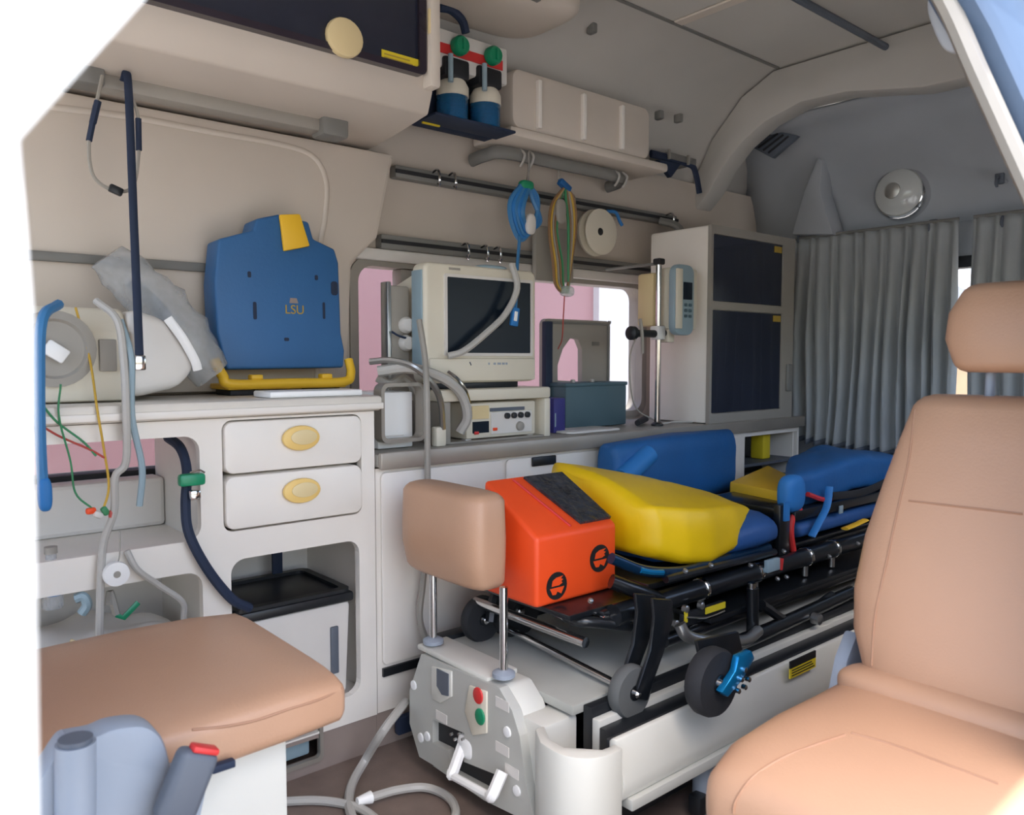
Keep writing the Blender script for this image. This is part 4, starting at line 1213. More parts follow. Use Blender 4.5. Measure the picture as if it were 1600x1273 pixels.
sq = softloft([((.86, .418, .345), .195, .065), ((.92, .418, .358), .205, .068), ((1.02, .418, .362), .206, .07), ((1.12, .420, .364), .197, .072), ((1.20, .422, .366), .190, .075)], Y_, Z_, 3.4, 40).build('seat_cushion', 'tan_leather', ts)
MB().cushion((1.185, .418, .425), (.10, .36, .07), 3).build('lumbar_roll', 'tan_leather', ts)
seam('stitching', back, [(1430, 640), (1420, 720), (1402, 800), (1385, 880), (1368, 960), (1362, 1040), (1372, 1090)], back)
seam('stitching', back, [(1420, 782), (1470, 788), (1530, 795), (1598, 803)], back)
seam('stitching', sq, [(1320, 1148), (1270, 1165), (1220, 1185), (1175, 1215), (1150, 1250), (1146, 1270)], sq)
seam('stitching', sq, [(1330, 1145), (1400, 1165), (1480, 1195), (1560, 1225)], sq)
MB().bb(.90, 1.22, .27, .57, .05, .29, .01).build('pedestal', 'seat_grey_dark', ts)
MB().bb(.88, 1.25, .25, .59, .0, .05, .005).build('floor_plate', 'rail_grey', ts)
hg = [PY(1335, 985, .615), PY(1318, 1030, .615), PY(1308, 1080, .615), PY(1285, 1130, .615), PY(1330, 1135, .615), PY(1360, 1080, .615)]
MB().prism([(p.x, p.z) for p in hg], 'y', .608, .632, .006).build('hinge_cover', 'seat_grey', ts)

ls = thing('rear_facing_seat', 'tan leather rear-facing seat by the drawer cabinet', 'seat', (.33, 1.22, 0))
lq = softloft([((.10, 1.23, .425), .207, .040), ((.2, 1.23, .425), .224, .042), ((.35, 1.232, .425), .228, .043), ((.47, 1.234, .424), .222, .042), ((.545, 1.235, .421), .212, .039)], Y_, Z_, 5.5, 40).build('seat_cushion', 'tan_leather', ls)
seam('stitching', lq, [(535, 1075), (500, 1092), (450, 1108), (400, 1125), (350, 1135), (300, 1140)], lq)
softloft([((.02, 1.23, .48), .04, .2), ((.0, 1.23, .7), .045, .205), ((-.03, 1.23, .92), .04, .18)], X_, Y_, 3.4, 36).build('backrest', 'tan_leather', ls)
bs0 = PY(446, 1200, 1.06)
MB().bb(.05, bs0.x, 1.05, 1.42, .0, .385, .008).build('pedestal', 'sled_white', ls)
sh = [PY(95, 1273, .945), PY(96, 1165, .945), PY(110, 1158, .945), PY(150, 1150, .945), PY(180, 1138, .945), PY(225, 1134, .945), PY(252, 1150, .945), PY(266, 1185, .945), PY(268, 1210, .945), PY(250, 1290, .945)]
MB().prism([(p.x, p.z) for p in catmull(sh[1:-1], 4)] + [(.33, .42), (.30, .30), (.13, .30), (.11, .42)], 'y', .945, .99, .008).build('side_cover', 'seat_grey', ls)
MB().cyl(PY(118, 1290, .935), PY(118, 1160, .935), .020, n=20).build('post', 'seat_grey', ls)
MB().cyl(PY(118, 1163, .935), PY(118, 1152, .935), .017, n=20).build('post_cap', 'seat_grey_dark', ls)
MB().box(PY(348, 1196, .995), (.03, .012, .01), .002).build('webbing_end', 'navy_strap', ls)
bu = thing('seat_belt_buckle', 'grey seat belt buckle with red button beside the rear-facing seat', 'buckle', tuple(PY(270, 1290, .90)))
c0, c1 = PY(268, 1280, .915), PY(312, 1170, .915)
dd = (c1 - c0)
ang = math.atan2(dd.x, dd.z)
mid = (c0 + c1) / 2
MB().box(mid, (.046, .028, dd.length), .009, 3, rot=(0, ang, 0)).build('buckle_body', 'seat_grey_dark', bu)
MB().box(c1 + Vector((.004, -.004, .0005)), (.032, .018, .008), .003, rot=(0, ang, 0)).build('release_button', 'red', bu)
MB().tube([c0, c0 - dd * .8 + Vector((0, .03, 0)), Vector((c0.x - .03, .96, .25))], .012, 8, flat=(.018, .004)).build('stalk', 'navy_strap', bu)

# ================================================================== STRETCHER SLED
sl = thing('stretcher_sled', 'white stretcher loading sled with deck and side rails on floor', 'sled', (1.9, 1.2, 0))
BX = .965
bo = [(658, 1022), (640, 1078), (640, 1130), (655, 1182), (690, 1203)]
bo2 = [(838, 1290), (822, 1225), (812, 1150), (800, 1110), (780, 1075)]
outl = [(PX(a, b, BX).y, PX(a, b, BX).z) for a, b in bo] + [(1.40, .035), (1.22, .035)] + [(PX(a, b, BX).y, PX(a, b, BX).z) for a, b in bo2]
hole = [(PX(a, b, BX).y, PX(a, b, BX).z) for a, b in ((676, 1124), (676, 1160), (700, 1172), (705, 1205), (770, 1240), (775, 1210), (725, 1190), (725, 1145))]
MB().holed(outl, [hole], 'x', BX, BX + .022).build('front_board', 'sled_grey', sl, smooth=False)
MB().prism(outl, 'x', BX + .022, BX + .085, .008).build('board_housing', 'sled_white', sl)
MB().prism(hole, 'x', BX + .016, BX + .0218).build('dark_recess', 'black_plastic', sl, smooth=False)  # black plate stands for the shade inside the lever opening
tp = max(z for y, z in outl)
MB().bb(BX + .004, BX + .085, 1.215, 1.465, tp - .006, tp + .006, .004).build('board_cap', 'sled_white', sl)
# switch recesses
def xb(a, b): return PX(a, b, BX)
for pix, m, nm in ((((676, 1040), (676, 1090), (690, 1098), (707, 1088), (707, 1048)), 'sled_white', 'recess_frame'), (((735, 1070), (728, 1110), (740, 1148), (762, 1145), (762, 1080)), 'device_cream', 'recess_frame')):
    MB().prism([(xb(*q).y, xb(*q).z) for q in pix], 'x', BX - .004, BX + .004, .0015).build(nm, m, sl)
MB().prism([(xb(*q).y, xb(*q).z) for q in ((686, 1043), (686, 1070), (694, 1084), (704, 1086), (704, 1052))], 'x', BX - .0065, BX - .0045).build('rocker_switch', 'seat_grey_dark', sl, smooth=False)
for (px, py, m) in ((751, 1085, 'red'), (754, 1118, 'green')):
    p = xb(px, py)
    MB().prism(oval(p.y, p.z, .015, .017, 16), 'x', BX - .009, BX - .0045, .002).build('push_button', m, sl)
for (px, py) in ((647, 1070), (793, 1143), (658, 1152), (808, 1235), (668, 1150)):
    p = xb(px, py)
    MB().lathe((BX + .001, p.y, p.z), (-1, 0, 0), [(.011, 0), (.010, .004), (.004, .005)], 14).build('screw_cover', 'white_plastic', sl)
for (px, py) in ((690, 1120), (785, 1100), (785, 1170), (800, 1205)):
    p = xb(px, py)
    MB().bb(BX - .0012, BX + .0002, p.y - .02, p.y + .02, p.z - .010, p.z + .010).build('faded_label', 'device_white', sl, smooth=False)
# release lever
lv = [PX(722, 1165, .97), PX(708, 1205, .93), PX(704, 1210, .925)]
lv2 = [PX(785, 1205, .95), PX(770, 1240, .925), PX(766, 1244, .925)]
hb = MB().tube(lv, .012, 8).build('release_lever', 'white_plastic', sl)
MB().tube(lv2, .012, 8).build('lever_arm', 'white_plastic', hb)
MB().tube([lv[-1], lv2[-1]], .008, 8, False).build('lever_bar', 'white_plastic', hb)
p = PX(735, 1165, .98)
MB().cushion(p, (.04, .06, .05), 3, n=7).build('lever_pivot', 'white_plastic', hb)
for k in range(4):
    p = PX(707 + 6 * k, 1146 + (k % 2) * 8, .955)
    MB().lathe(p, (-1, 0, 0), [(.003, 0), (.003, .006)], 8).build('stud', 'chrome', hb)
# deck, track, side
DK = .26
MB().bb(BX + .085, 2.86, 1.055, 1.50, DK - .02, DK, .003).build('deck_plate', 'deck_grey', sl)
MB().bb(BX + .112, 2.86, 1.032, 1.0545, DK - .09, DK - .004, .002).build('track', 'black_plastic', sl)
MB().bb(BX + .112, 2.86, 1.012, 1.031, .17, .238, .003).build('white_rail', 'sled_white', sl)
MB().bb(BX + .112, 2.86, .9535, 1.0115, .17, .226, .002).build('gutter', 'black_plastic', sl)
SP = .29
MB().prism([(.915, .140), (.945, .140), (.945, .240), (.938, .247), (.928, .247), (.908, .175)], 'x', 1.031, 2.86, .003).build('side_panel', 'sled_white', sl)
MB().bb(1.032, 2.86, .9455, .953, .218, .241, .002).build('bumper_strip', 'black_rubber', sl)
MB().bb(1.05, 2.86, .905, .94, .118, .139, .003).build('lower_flange', 'sled_grey', sl)
MB().bb(BX + .1, 2.86, 1.501, 1.54, .12, .27, .006).build('far_side', 'black_plastic', sl)
# rounded corner post
c_ = []
for k in range(9):
    a = math.radians(180 + 90 * k / 8)
    c_.append((1.0 + .07 * math.cos(a), .98 + .07 * math.sin(a)))
post = [(.962, 1.065), (.934, 1.02)] + c_ + [(1.03, .91), (1.03, .93), (1.0, .932), (.955, .98), (.957, 1.02), (.985, 1.065)]
MB().prism(post, 'z', .005, .240, .004).build('corner_post', 'sled_white', sl)
MB().bb(BX + .02, BX + .11, 1.066, 1.14, .02, .235, .008).build('corner_block', 'sled_white', sl)
# side label and rollers
la, lb2 = PY(1232, 1052, .91), PY(1272, 1024, .91)
z0 = (la.z + lb2.z) / 2
wl_ = MB().bb(la.x, lb2.x, .9055, .909, z0 - .018, z0 + .004).build('warning_label', 'yellow_label', sl, smooth=False)
MB().bb(la.x, lb2.x, .9055, .909, z0 + .0042, z0 + .02).build('warning_label', 'black_print', sl, smooth=False)
for k in range(3): MB().bb(la.x + .006, lb2.x - .006 - .006 * k, .9050, .9056, z0 - .014 + .006 * k, z0 - .0115 + .006 * k).build('print_line', 'black_print', wl_, smooth=False)
for (px, py) in ((1080, 1190), (1182, 1125), (1255, 1075)):
    q = PZ(px, py, .09)
    MB().lathe((q.x, .95, .0), (0, 0, 1), [(.02, 0), (.022, .02), (.022, .10), (.014, .145)], 16).build('foot', 'seat_grey', sl)
    MB().box((q.x - .03, .94, .03), (.03, .03, .04), .005).build('foot_clamp', 'black_plastic', sl)
MB().bb(1.1, 2.8, 1.0, 1.45, .02, .11, .01).build('under_frame', 'black_plastic', sl)
MB().bb(.98, 2.7, .80, .88, .002, .012, .003).build('floor_track', 'kick', sl)

# padded rest on two posts
rp = thing('padded_rest', 'tan padded rest on two chrome posts at the sled end', 'headrest', (1.0, 1.3, tp))
PXX = .995
pf, pn = PX(677, 1015, PXX), PX(787, 1062, PXX)
for p in (pf, pn):
    MB().cyl((PXX, p.y, tp + .002), (PXX, p.y, .47), .0085, n=14).build('post', 'chrome', rp)
    MB().lathe((PXX, p.y, tp + .0095), (0, 0, 1), [(.023, 0), (.023, .008), (.014, .013)], 18).build('collar', 'seat_grey', rp)
yb0, yb1 = PX(648, 800, PXX).y, PX(772, 900, PXX).y
zb0, zb1 = PX(775, 930, PXX).z, PX(740, 757, PXX).z
yc, hy = (yb0 + yb1) / 2, abs(yb0 - yb1) / 2
softloft([((PXX + .005, yc, zb0 + .02), .046, hy - .004), ((PXX, yc, zb0 + .07), .052, hy), ((PXX, yc, (zb0 + zb1) / 2), .053, hy), ((PXX, yc, zb1 - .03), .05, hy - .002)], X_, Y_, 4.5, 44).build('pad', 'tan_leather', rp)

# ================================================================== STRETCHER
sr = thing('stretcher', 'black wheeled stretcher frame standing on the white sled', 'stretcher', (1.9, 1.25, DK))
RZ = .395
zb_head = PX(838, 955, 1.075).z + .004


def wheel(parent, c, r, wdt, tyre, nm):
    t = MB().lathe(c + Vector((0, wdt / 2, 0)), (0, -1, 0), [(r * .72, 0), (r * .93, .0), (r, wdt * .25), (r, wdt * .75), (r * .93, wdt), (r * .72, wdt)], 36).build(nm, tyre, parent)
    MB().lathe(c + Vector((0, wdt * .42, 0)), (0, -1, 0), [(r * .71, 0), (r * .71, wdt * .7), (r * .3, wdt * .8), (r * .28, wdt * 1.0)], 30).build('hub', 'dark_frame', t)
    MB().lathe(c + Vector((0, -wdt * .5, 0)), (0, -1, 0), [(r * .16, 0), (r * .16, .008), (r * .08, .012)], 12).build('axle_bolt', 'chrome', t)
    return t


cn = PY(984, 1079, 1.018)
wheel(sr, cn, .052, .028, 'tyre_grey', 'caster')
cf = PY(752, 966, 1.47)
cf = Vector((cn.x + .0, 1.455, cn.z))
cfp = PY(752, 966, 1.455)
wheel(sr, Vector((cfp.x, 1.455, cfp.z)), .054, .028, 'black_rubber', 'caster')
bw = PY(1112, 1064, .872)
wheel(sr, bw, .064, .036, 'black_rubber', 'rear_wheel')
wheel(sr, Vector((bw.x, 1.44, bw.z)), .068, .04, 'black_rubber', 'rear_wheel')
wheel(sr, Vector((2.55, 1.0, bw.z)), .068, .04, 'black_rubber', 'rear_wheel')
wheel(sr, Vector((2.55, 1.44, bw.z)), .068, .04, 'black_rubber', 'rear_wheel')
# fork of near caster
fp = [PY(1003, 930, 1.02), PY(1034, 932, 1.02), PY(1036, 960, 1.02), PY(1022, 1010, 1.02), PY(1004, 1060, 1.02), PY(996, 1088, 1.02), PY(982, 1086, 1.02), PY(980, 1070, 1.02), PY(1000, 1010, 1.02), PY(1006, 960, 1.02)]
MB().prism([(p.x, p.z) for p in fp], 'y', .992, 1.001, .003).build('fork', 'dark_frame', sr)
MB().prism([(p.x, p.z) for p in fp], 'y', 1.035, 1.045, .003).build('fork', 'dark_frame', sr)
MB().tube([PY(785, 977, 1.43), PY(958, 1066, 1.06)], .008, 10, False).build('axle_bar', 'chrome', sr)
q = PY(752, 966, 1.45)
MB().tube([(cfp.x, 1.42, cfp.z), (cfp.x + .02, 1.43, .36), (cfp.x + .06, 1.43, RZ)], .014, 8).build('far_fork', 'dark_frame', sr)
# long rails
for y in (1.09, 1.46):
    MB().tube([(1.20, y, RZ), (1.6, y, RZ), (2.2, y, RZ), (2.80, y, RZ)], .023, 14, False).build('side_rail', 'dark_frame', sr)
    MB().tube([(1.35, y - .01 if y < 1.2 else y, .31), (2.75, y - .01 if y < 1.2 else y, .31)], .015, 10, False).build('lower_rail', 'dark_frame', sr)
for px, py in ((1095, 918), (1180, 893), (1258, 872), (1300, 858)):
    x = PY(px, py, 1.09).x
    MB().lathe((x - .006, 1.09, RZ), (1, 0, 0), [(.0245, 0), (.0262, .002), (.0262, .010), (.0245, .012)], 20).build('clamp_ring', 'chrome', sr)
    MB().cyl((x, 1.09, RZ - .05), (x, 1.09, RZ - .02), .008, n=10).build('clamp_bolt', 'steel', sr)
# front handles
for (x, z, m) in ((1.19, .385, 'dark_frame'), (1.13, .352, 'chrome')):
    MB().tube([(x, 1.46, z), (x, 1.3, z), (x, 1.10, z)], .011, 10, False).build('cross_handle', 'chrome', sr)
h1 = [PY(882, 962, 1.17), PY(905, 970, 1.13), PY(930, 972, 1.11), PY(985, 978, 1.08)]
MB().tube(h1, .012, 10).build('hand_grip', 'dark_frame', sr)
MB().tube([PY(868, 955, 1.2), PY(884, 963, 1.165)], .012, 10, False).build('grip_end', 'chrome', sr)
MB().tube([PY(955, 908, 1.12), PY(1000, 925, 1.09), PY(1040, 940, 1.085)], .016, 10).build('hand_grip', 'dark_frame', sr)
MB().box(PY(945, 948, 1.14), (.09, .08, .016), .006).build('latch_plate', 'dark_frame', sr)
for px, py in ((922, 940), (968, 950), (976, 958)):
    MB().lathe(PY(px, py, 1.11), (0, -.5, 1), [(.006, 0), (.006, .006), (.002, .009)], 10).build('bolt', 'steel', sr)
# deck panels
MB().bb(1.34, 2.80, 1.115, 1.435, RZ + .018, RZ + .034, .004).build('bed_panel', 'dark_frame', sr)
MB().bb(1.10, 1.335, 1.115, 1.435, RZ + .002, zb_head - .001, .003).build('head_plate', 'dark_frame', sr)
MB().bb(1.48, 2.78, 1.05, 1.44, .325, .34, .004).build('lower_panel', 'dark_frame', sr)
MB().tube([PY(955, 872, 1.10), PY(1010, 892, 1.085), PY(1070, 892, 1.09), PY(1130, 875, 1.10), PY(1200, 855, 1.11)], .012, 10).build('bed_edge', 'bed_navy', sr)
MB().tube([PY(1000, 890, 1.079), PY(1015, 893, 1.078), PY(1035, 894, 1.078)], .007, 8).build('blue_glint', 'anodised_blue', sr)  # short blue segment coloured for a cyan glint on the bed edge
MB().tube([PY(1040, 905, 1.075), PY(1140, 880, 1.075), PY(1210, 862, 1.075)], .009, 8).build('bed_trim', 'dark_frame', sr)
# label bracket
a, b = PY(1064, 972, 1.055), PY(1130, 945, 1.055)
MB().box((a + b) / 2, (b.x - a.x, .012, .03), .003).build('label_bracket', 'black_plastic', sr)
lb3 = MB().bb((a.x + b.x) / 2 + .0, b.x - .004, 1.046, 1.0485, (a.z + b.z) / 2 + .000, (a.z + b.z) / 2 + .014).build('label_plate', 'yellow_label', sr, smooth=False)
MB().tube([(a.x + .006, 1.045, a.z + .012), ((a.x + b.x) / 2, 1.043, (a.z + b.z) / 2 - .006), (b.x - .01, 1.045, (a.z + b.z) / 2 - .006)], .0025, 6).build('wire_catch', 'chrome', sr)
MB().bb(a.x + .002, a.x + .012, 1.046, 1.0485, a.z - .0, a.z + .026).build('label_plate', 'yellow_label', sr, smooth=False)
for px, py in ((1052, 973), (1068, 950), (1092, 945)):
    MB().lathe(PY(px, py, 1.055), (0, -1, 0), [(.008, 0), (.008, .010), (.004, .013)], 12).build('bolt', 'steel', sr)
# chrome guard loop
MB().tube([PY(1062, 975, 1.02), PY(1072, 992, 1.01), PY(1095, 1000, 1.00), PY(1130, 1003, 0.99), PY(1165, 1000, 1.00), PY(1185, 985, 1.01)], .013, 10).build('guard_loop', 'steel', sr)
# posts, struts, lower leg tubes
MB().cyl(PY(1176, 995, 1.03), PY(1176, 918, 1.03), .014, n=14).build('upright', 'dark_frame', sr)
MB().cyl(PY(1175, 926, 1.03), PY(1175, 910, 1.03), .010, n=12).build('upright_cap', 'chrome', sr)
MB().tube([PY(1108, 1055, .895), PY(1115, 1030, .93), PY(1140, 1010, 1.0), PY(1200, 985, 1.03), PY(1330, 925, 1.05)], .018, 10).build('leg_tube', 'dark_frame', sr)
MB().prism([(p.x, p.z) for p in (PY(1085, 1000, .90), PY(1150, 985, .90), PY(1160, 1030, .90), PY(1125, 1070, .90), PY(1100, 1065, .90))], 'y', .893, .903, .003).build('wheel_bracket', 'dark_frame', sr)
MB().tube([PY(1190, 945, 1.04), PY(1240, 970, 1.04), PY(1300, 930, 1.05)], .012, 8).build('strut', 'dark_frame', sr)
MB().lathe(PY(1270, 965, 1.02), (0, -1, 0), [(.014, 0), (.014, .02), (.008, .024)], 14).build('strut_cap', 'steel', sr)
for px, py in ((1070, 893), (1110, 884), (1172, 884), (1224, 862), (1228, 902), (1214, 905), (1295, 870), (1340, 850)):
    MB().lathe(PY(px, py, 1.065), (0, -.6, 1), [(.006, 0), (.006, .005), (.002, .007)], 10).build('rivet', 'steel', sr)
# brake lever
bl = MB().prism([(p.x, p.z) for p in (PY(1118, 1078, .848), PY(1128, 1086, .848), PY(1150, 1060, .848), PY(1170, 1025, .848), PY(1165, 1013, .848), PY(1145, 1022, .848), PY(1140, 1045, .848))], 'y', .834, .849, .003).build('brake_lever', 'anodised_blue', sr)
for px, py in ((1160, 1045), (1155, 1060), (1166, 1060), (1160, 1072), (1150, 1078)):
    MB().lathe(PY(px, py, .836), (0, -1, 0), [(.005, 0), (.005, .008), (.002, .010)], 10).build('brake_pin', 'chrome', bl)
# side guard with red loop
MB().bb(PY(1216, 820, 1.10).x, PY(1232, 820, 1.10).x, 1.095, 1.115, RZ + .02, PY(1222, 788, 1.10).z, .003).build('guard_post', 'dark_frame', sr)
MB().bb(PY(1225, 798, 1.092).x, PY(1232, 798, 1.092).x, 1.088, 1.094, PY(1228, 814, 1.09).z, PY(1228, 785, 1.09).z).build('guard_label', 'strap_blue', sr, smooth=False)
MB().tube([PY(1240, 862, 1.10), PY(1236, 830, 1.10), PY(1240, 805, 1.10), PY(1250, 795, 1.10)], .008, 8).build('guard_handle', 'red', sr)
MB().tube([PY(1219, 890, 1.07), PY(1221, 872, 1.07)], .006, 8, False).build('release_pin', 'red', sr)
MB().bb(PY(1198, 884, 1.06).x, PY(1217, 884, 1.06).x, 1.056, 1.068, PY(1205, 893, 1.06).z, PY(1205, 874, 1.06).z, .002).build('pale_glint', 'pale_blue', sr)  # pale block put in for a cyan glint beside the rail

# mattress
MT = RZ + .035
mtt = thing('stretcher_mattress', 'navy blue stretcher mattress on the black frame', 'mattress', (1.9, 1.27, MT))
softloft([((1.48, 1.32, MT + .025), .145, .022), ((1.58, 1.30, MT + .030), .165, .028), ((1.66, 1.275, MT + .05), .188, .046), ((1.74, 1.27, MT + .055), .19, .05), ((1.80, 1.27, MT + .055), .186, .048)], Y_, Z_, 3.0, 36, .006).build('pad_section', 'stretcher_navy', mtt)
softloft([((1.95, 1.28, MT + .034), .18, .032), ((2.4, 1.28, MT + .034), .18, .032), ((2.74, 1.28, MT + .034), .175, .032)], Y_, Z_, 3.4, 36, .004).build('pad_section', 'stretcher_navy', mtt)
# blue upright pad at far side
bz0, bz1 = PY(1120, 750, 1.50).z - .05, PY(1100, 674, 1.50).z
up = thing('blue_bolster', 'royal blue padded bolster standing along the far side', 'bolster', (1.9, 1.52, bz0))
b0x, b1x = PY(952, 710, 1.50).x, PY(1150, 700, 1.50).x
softloft([((b0x + .03, 1.525, (bz0 + bz1) / 2), .045, (bz1 - bz0) / 2 - .012), (((b0x + b1x) / 2, 1.525, (bz0 + bz1) / 2), .05, (bz1 - bz0) / 2), ((b1x - .03, 1.525, (bz0 + bz1) / 2), .045, (bz1 - bz0) / 2 - .004)], Y_, Z_, 3.6, 36, .006).build('pad', 'stretcher_blue', up)
MB().cyl((b0x + .02, 1.47, (bz0 + bz1) / 2 + .0), (b0x + .14, 1.475, (bz0 + bz1) / 2 + .06), .03, .028, 16).build('rolled_end', 'strap_blue', up)

# yellow folded pad
yp = thing('yellow_pad', 'bright yellow folded vinyl pad lying over the blue mattress', 'pad', (1.6, 1.27, .45))
A = [PZ(842, 722, .675), PZ(1050, 744, .60), PZ(1165, 786, .535)]
sec = [(1.385, 1.125, 1.472, .478, .600, .662), (1.45, 1.095, 1.472, .458, .588, .650), (1.53, 1.085, 1.468, .442, .578, .634), (1.66, 1.10, 1.445, .458, .565, .602), (1.80, 1.15, 1.43, .485, .542, .562)]
rings = []
for (x, y0, y1, zl, zn, zf) in sec:
    r = []
    pts = [(y0 + .02, zl), (y0, zl + (zn - zl) * .4), (y0 + .015, zn - .012), (y0 + .05, zn), ((y0 + y1) / 2, (zn + zf) / 2 + .008), (y1 - .04, zf), (y1, zf - .03), (y1 - .005, zl + .02), (y1 - .03, zl), ((y0 + y1) / 2, zl - .002)]
    pts = catmull([Vector((x, a, b)) for a, b in pts], 4, True)
    r = [q + Vector((.006, .004, .005)) * noise.noise(q * 13) for q in pts]
    rings.append(r)
# smooth rings along x
full = []
for i in range(len(rings) - 1):
    for k in range(5): full.append([a.lerp(b, k / 5) for a, b in zip(rings[i], rings[i + 1])])
full.append(rings[-1])
cen0 = sum(full[0], Vector()) / len(full[0])
cen1 = sum(full[-1], Vector()) / len(full[-1])
full = [[cen0.lerp(p, .80) + Vector((-.018, 0, 0)) for p in full[0]]] + full + [[cen1.lerp(p, .86) + Vector((.016, 0, 0)) for p in full[-1]], [cen1.lerp(p, .5) + Vector((.022, 0, 0)) for p in full[-1]]]
ypo = MB().loft(full).build('pad', 'foam_yellow', yp, ang=70)

# second yellow sheet further back
ys_ = [PZ(1140, 753, .55), PZ(1200, 727, .55), PZ(1242, 747, .55), PZ(1216, 768, .55)]
tag(MB().prism([(p.x, p.y) for p in ys_], 'z', MT + .071, .552, .006).build('yellow_wedge', 'case_yellow'), 'dim yellow wedge cushion behind the blue mattress end', 'cushion')
# blue bag with straps on the rear section
bb_ = thing('blue_bag', 'blue fabric bag with straps and red lining on the stretcher rear', 'bag', (2.15, 1.22, .50))
xa_, xb_ = PY(1218, 770, 1.12).x, PY(1420, 740, 1.12).x
za, zb2 = PY(1225, 800, 1.12).z, PY(1225, 742, 1.12).z


def sag(q): return q + Vector((max(0, .5 - q.x / (xb_ - xa_)) * (q.y + .13) * 1.7, 0, 0)) + Vector((0, 0, .018 * math.exp(-((q.x - .02) / .15) ** 2) + .006 * noise.noise(q * 16)))


bgo = MB().cushion(((xa_ + xb_) / 2, 1.235, (za + zb2) / 2), (xb_ - xa_, .26, zb2 - za + .01), 5, n=16, fn=sag).build('bag_body', 'stretcher_blue', bb_)
MB().cushion((xa_ + .04, 1.11, (za + zb2) / 2), (.09, .05, zb2 - za), 3, n=8).build('end_roll', 'strap_blue', bb_)
MB().tube([PY(1262, 772, 1.095), PY(1285, 780, 1.095), PY(1300, 778, 1.095)], .007, 6).build('lining', 'red', bb_)
MB().tube([PY(1300, 775, 1.09), PY(1350, 768, 1.09), PY(1400, 745, 1.09)], .010, 6, flat=(.005, .012)).build('opening', 'black_rubber', bb_)
MB().tube([PY(1296, 760, 1.085), PY(1292, 790, 1.08), PY(1280, 815, 1.075), PY(1268, 838, 1.075)], .009, 8, flat=(.010, .003)).build('strap', 'strap_blue', bb_)
MB().bb(xa_ + .03, xb_, 1.09, 1.38, MT + .066, za + .006, .006).build('base_board', 'dark_frame', bb_)
MB().box(PY(1314, 796, 1.085), (.02, .004, .022), .001).build('tag', 'pale_blue', bb_)
p = PY(1335, 820, 1.08)
tag(MB().tube([PY(1320, 826, 1.07), PY(1335, 820, 1.07), PY(1352, 812, 1.07)], .012, 8, flat=(.012, .004)).build('yellow_strap', 'case_yellow'), 'short yellow strap end near the tan seat', 'strap')

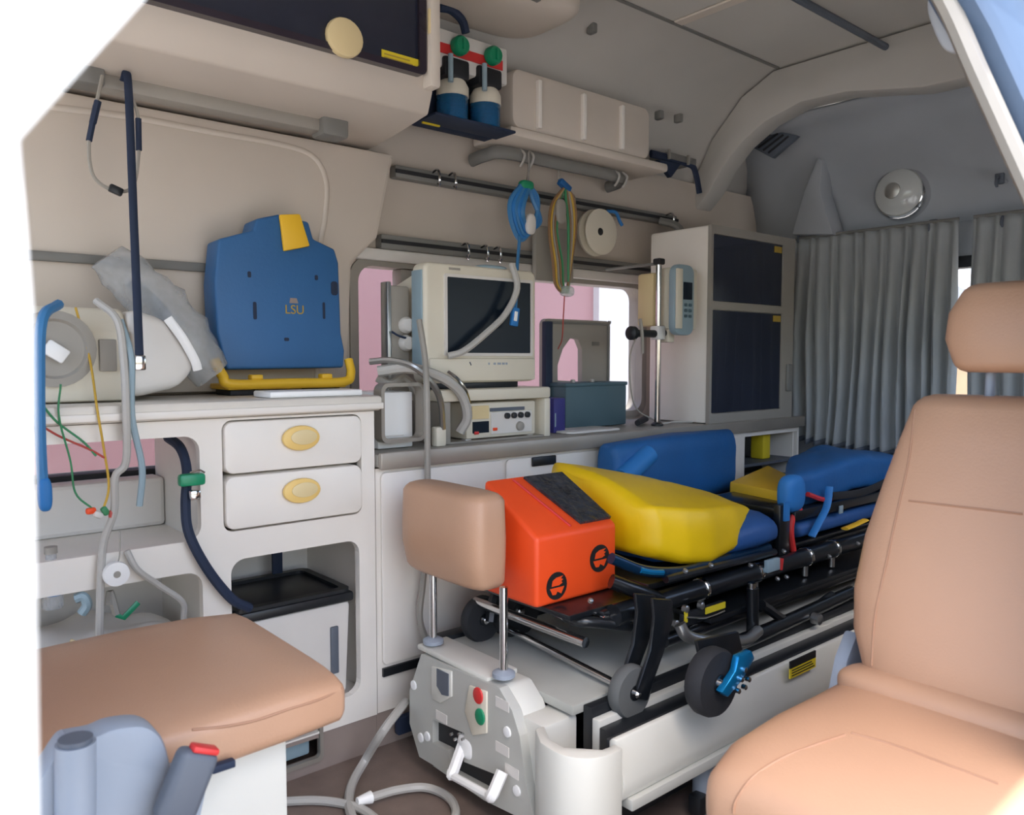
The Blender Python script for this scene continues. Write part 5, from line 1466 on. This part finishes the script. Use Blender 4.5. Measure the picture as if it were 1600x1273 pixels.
# orange head immobiliser
ob = thing('head_immobiliser', 'orange foam head immobiliser block with two round black emblems', 'head block', (1.22, 1.28, .41))
OX0 = 1.075
yn = PX(838, 955, OX0).y
zb3 = PX(838, 955, OX0).z + .004
ztn = PX(848, 838, OX0).z
OX1 = PY(969, 820, yn).x - .01
ztn2 = PY(969, 822, yn).z
yfar = 1.36
zfar = .656
ztn = (ztn + ztn2) / 2
obo = MB().prism([(yn, zb3), (yn, ztn), (yfar, zfar), (yfar, zb3)], 'x', OX0, OX1, .010, 3).build('block', 'orange', ob)
sy = (zfar - ztn) / (yfar - yn)
nrm = Vector((0, -sy, 1)).normalized()
for (x0_, x1_, m, nm) in ((1.195, OX1 - .008, 'orange_pad', 'black_pad'),):
    pts = []
    c = [Vector((x0_ + .02, yn + .014, 0)), Vector((x1_, yn + .014, 0)), Vector((x1_ - .01, yfar - .012, 0)), Vector((x0_ - .015, yfar - .012, 0))]
    for q in c: q.z = ztn + (q.y - yn) * sy
    t = MB()
    bmx = bmesh.new()
    v0 = [bmx.verts.new(q + nrm * .001) for q in c]
    v1 = [bmx.verts.new(q + nrm * .007) for q in c]
    bmx.faces.new(v0[::-1])
    bmx.faces.new(v1)
    for i in range(4): bmx.faces.new((v0[i], v0[(i + 1) % 4], v1[(i + 1) % 4], v1[i]))
    bmesh.ops.recalc_face_normals(bmx, faces=bmx.faces)
    t._add(bmx)
    t.build(nm, m, ob, smooth=False)
    MB().tube([c[3] + Vector((-.03, 0, 0)) + nrm * .001, c[0] + Vector((-.03, 0, 0)) + nrm * .001], .003, 6, False).build('groove', 'red', ob)
for (px, py) in ((870, 915), (937, 872)):
    e = PY(px, py, yn - .001)
    R = .029 if px < 900 else .030
    em = MB().prism(oval(e.x, e.z, R, R, 28), 'y', yn - .0016, yn - .0002).build('emblem', 'black_print', ob)
    up_ = [(-.55, .02), (-.45, .42), (-.1, .60), (.62, .66), (.35, .50), (.62, .40), (.40, .28), (.55, .16), (.2, .02)]
    dn_ = [(-.72, -.12), (.72, -.12), (.42, -.62), (.22, -.52), (.02, -.40), (-.12, -.62), (-.45, -.60)]
    for sh_ in (up_, dn_):
        MB().prism([(e.x + u * R * .98, e.z + v * R) for u, v in sh_], 'y', yn - .0024, yn - .0017).build('emblem_shape', 'orange', em, smooth=False)
    MB().prism(oval(e.x, e.z, R * .9, R * .9, 24), 'y', yn - .0017, yn - .0016).build('emblem_ring', 'black_print', em, smooth=False)

# ================================================================== FLOOR CABLES
hose('floor_cable', 'pale grey cable dropping from the sled end to the floor', [(634, 1096, 1.52), (600, 1140, 1.46), (572, 1185, -.03), (550, 1225, -.012), (546, 1262, -.010), (560, 1300, -.010)], .010, 'hose_grey', 'cable')
hose('floor_cable', 'pale grey cable with plug curving across the floor', [(578, 1246, -.020), (620, 1234, -.018), (665, 1230, -.012), (700, 1245, -.010), (712, 1272, -.010), (690, 1310, -.010)], .009, 'hose_grey', 'cable')
p0, p1 = PZ(558, 1252, .022), PZ(580, 1245, .021)
tag(MB().cyl(p0, p1, .008, .013, 12).build('cable_plug', 'white_plastic'), 'white plug at the floor cable end', 'plug')
hose('floor_cable', 'pale grey cable crossing the floor beside the seat pedestal', [(440, 1252, -.010), (490, 1250, -.010), (530, 1254, -.010), (565, 1264, -.010), (600, 1290, -.010)], .009, 'hose_grey', 'cable')
p = PY(638, 1130, 1.58)
tag(MB().bb(p.x - .03, p.x + .05, 1.575, 1.594, p.z - .02, p.z + .022, .003).build('wall_socket', 'navy_strap'), 'dark socket box low on the long cabinet', 'socket')
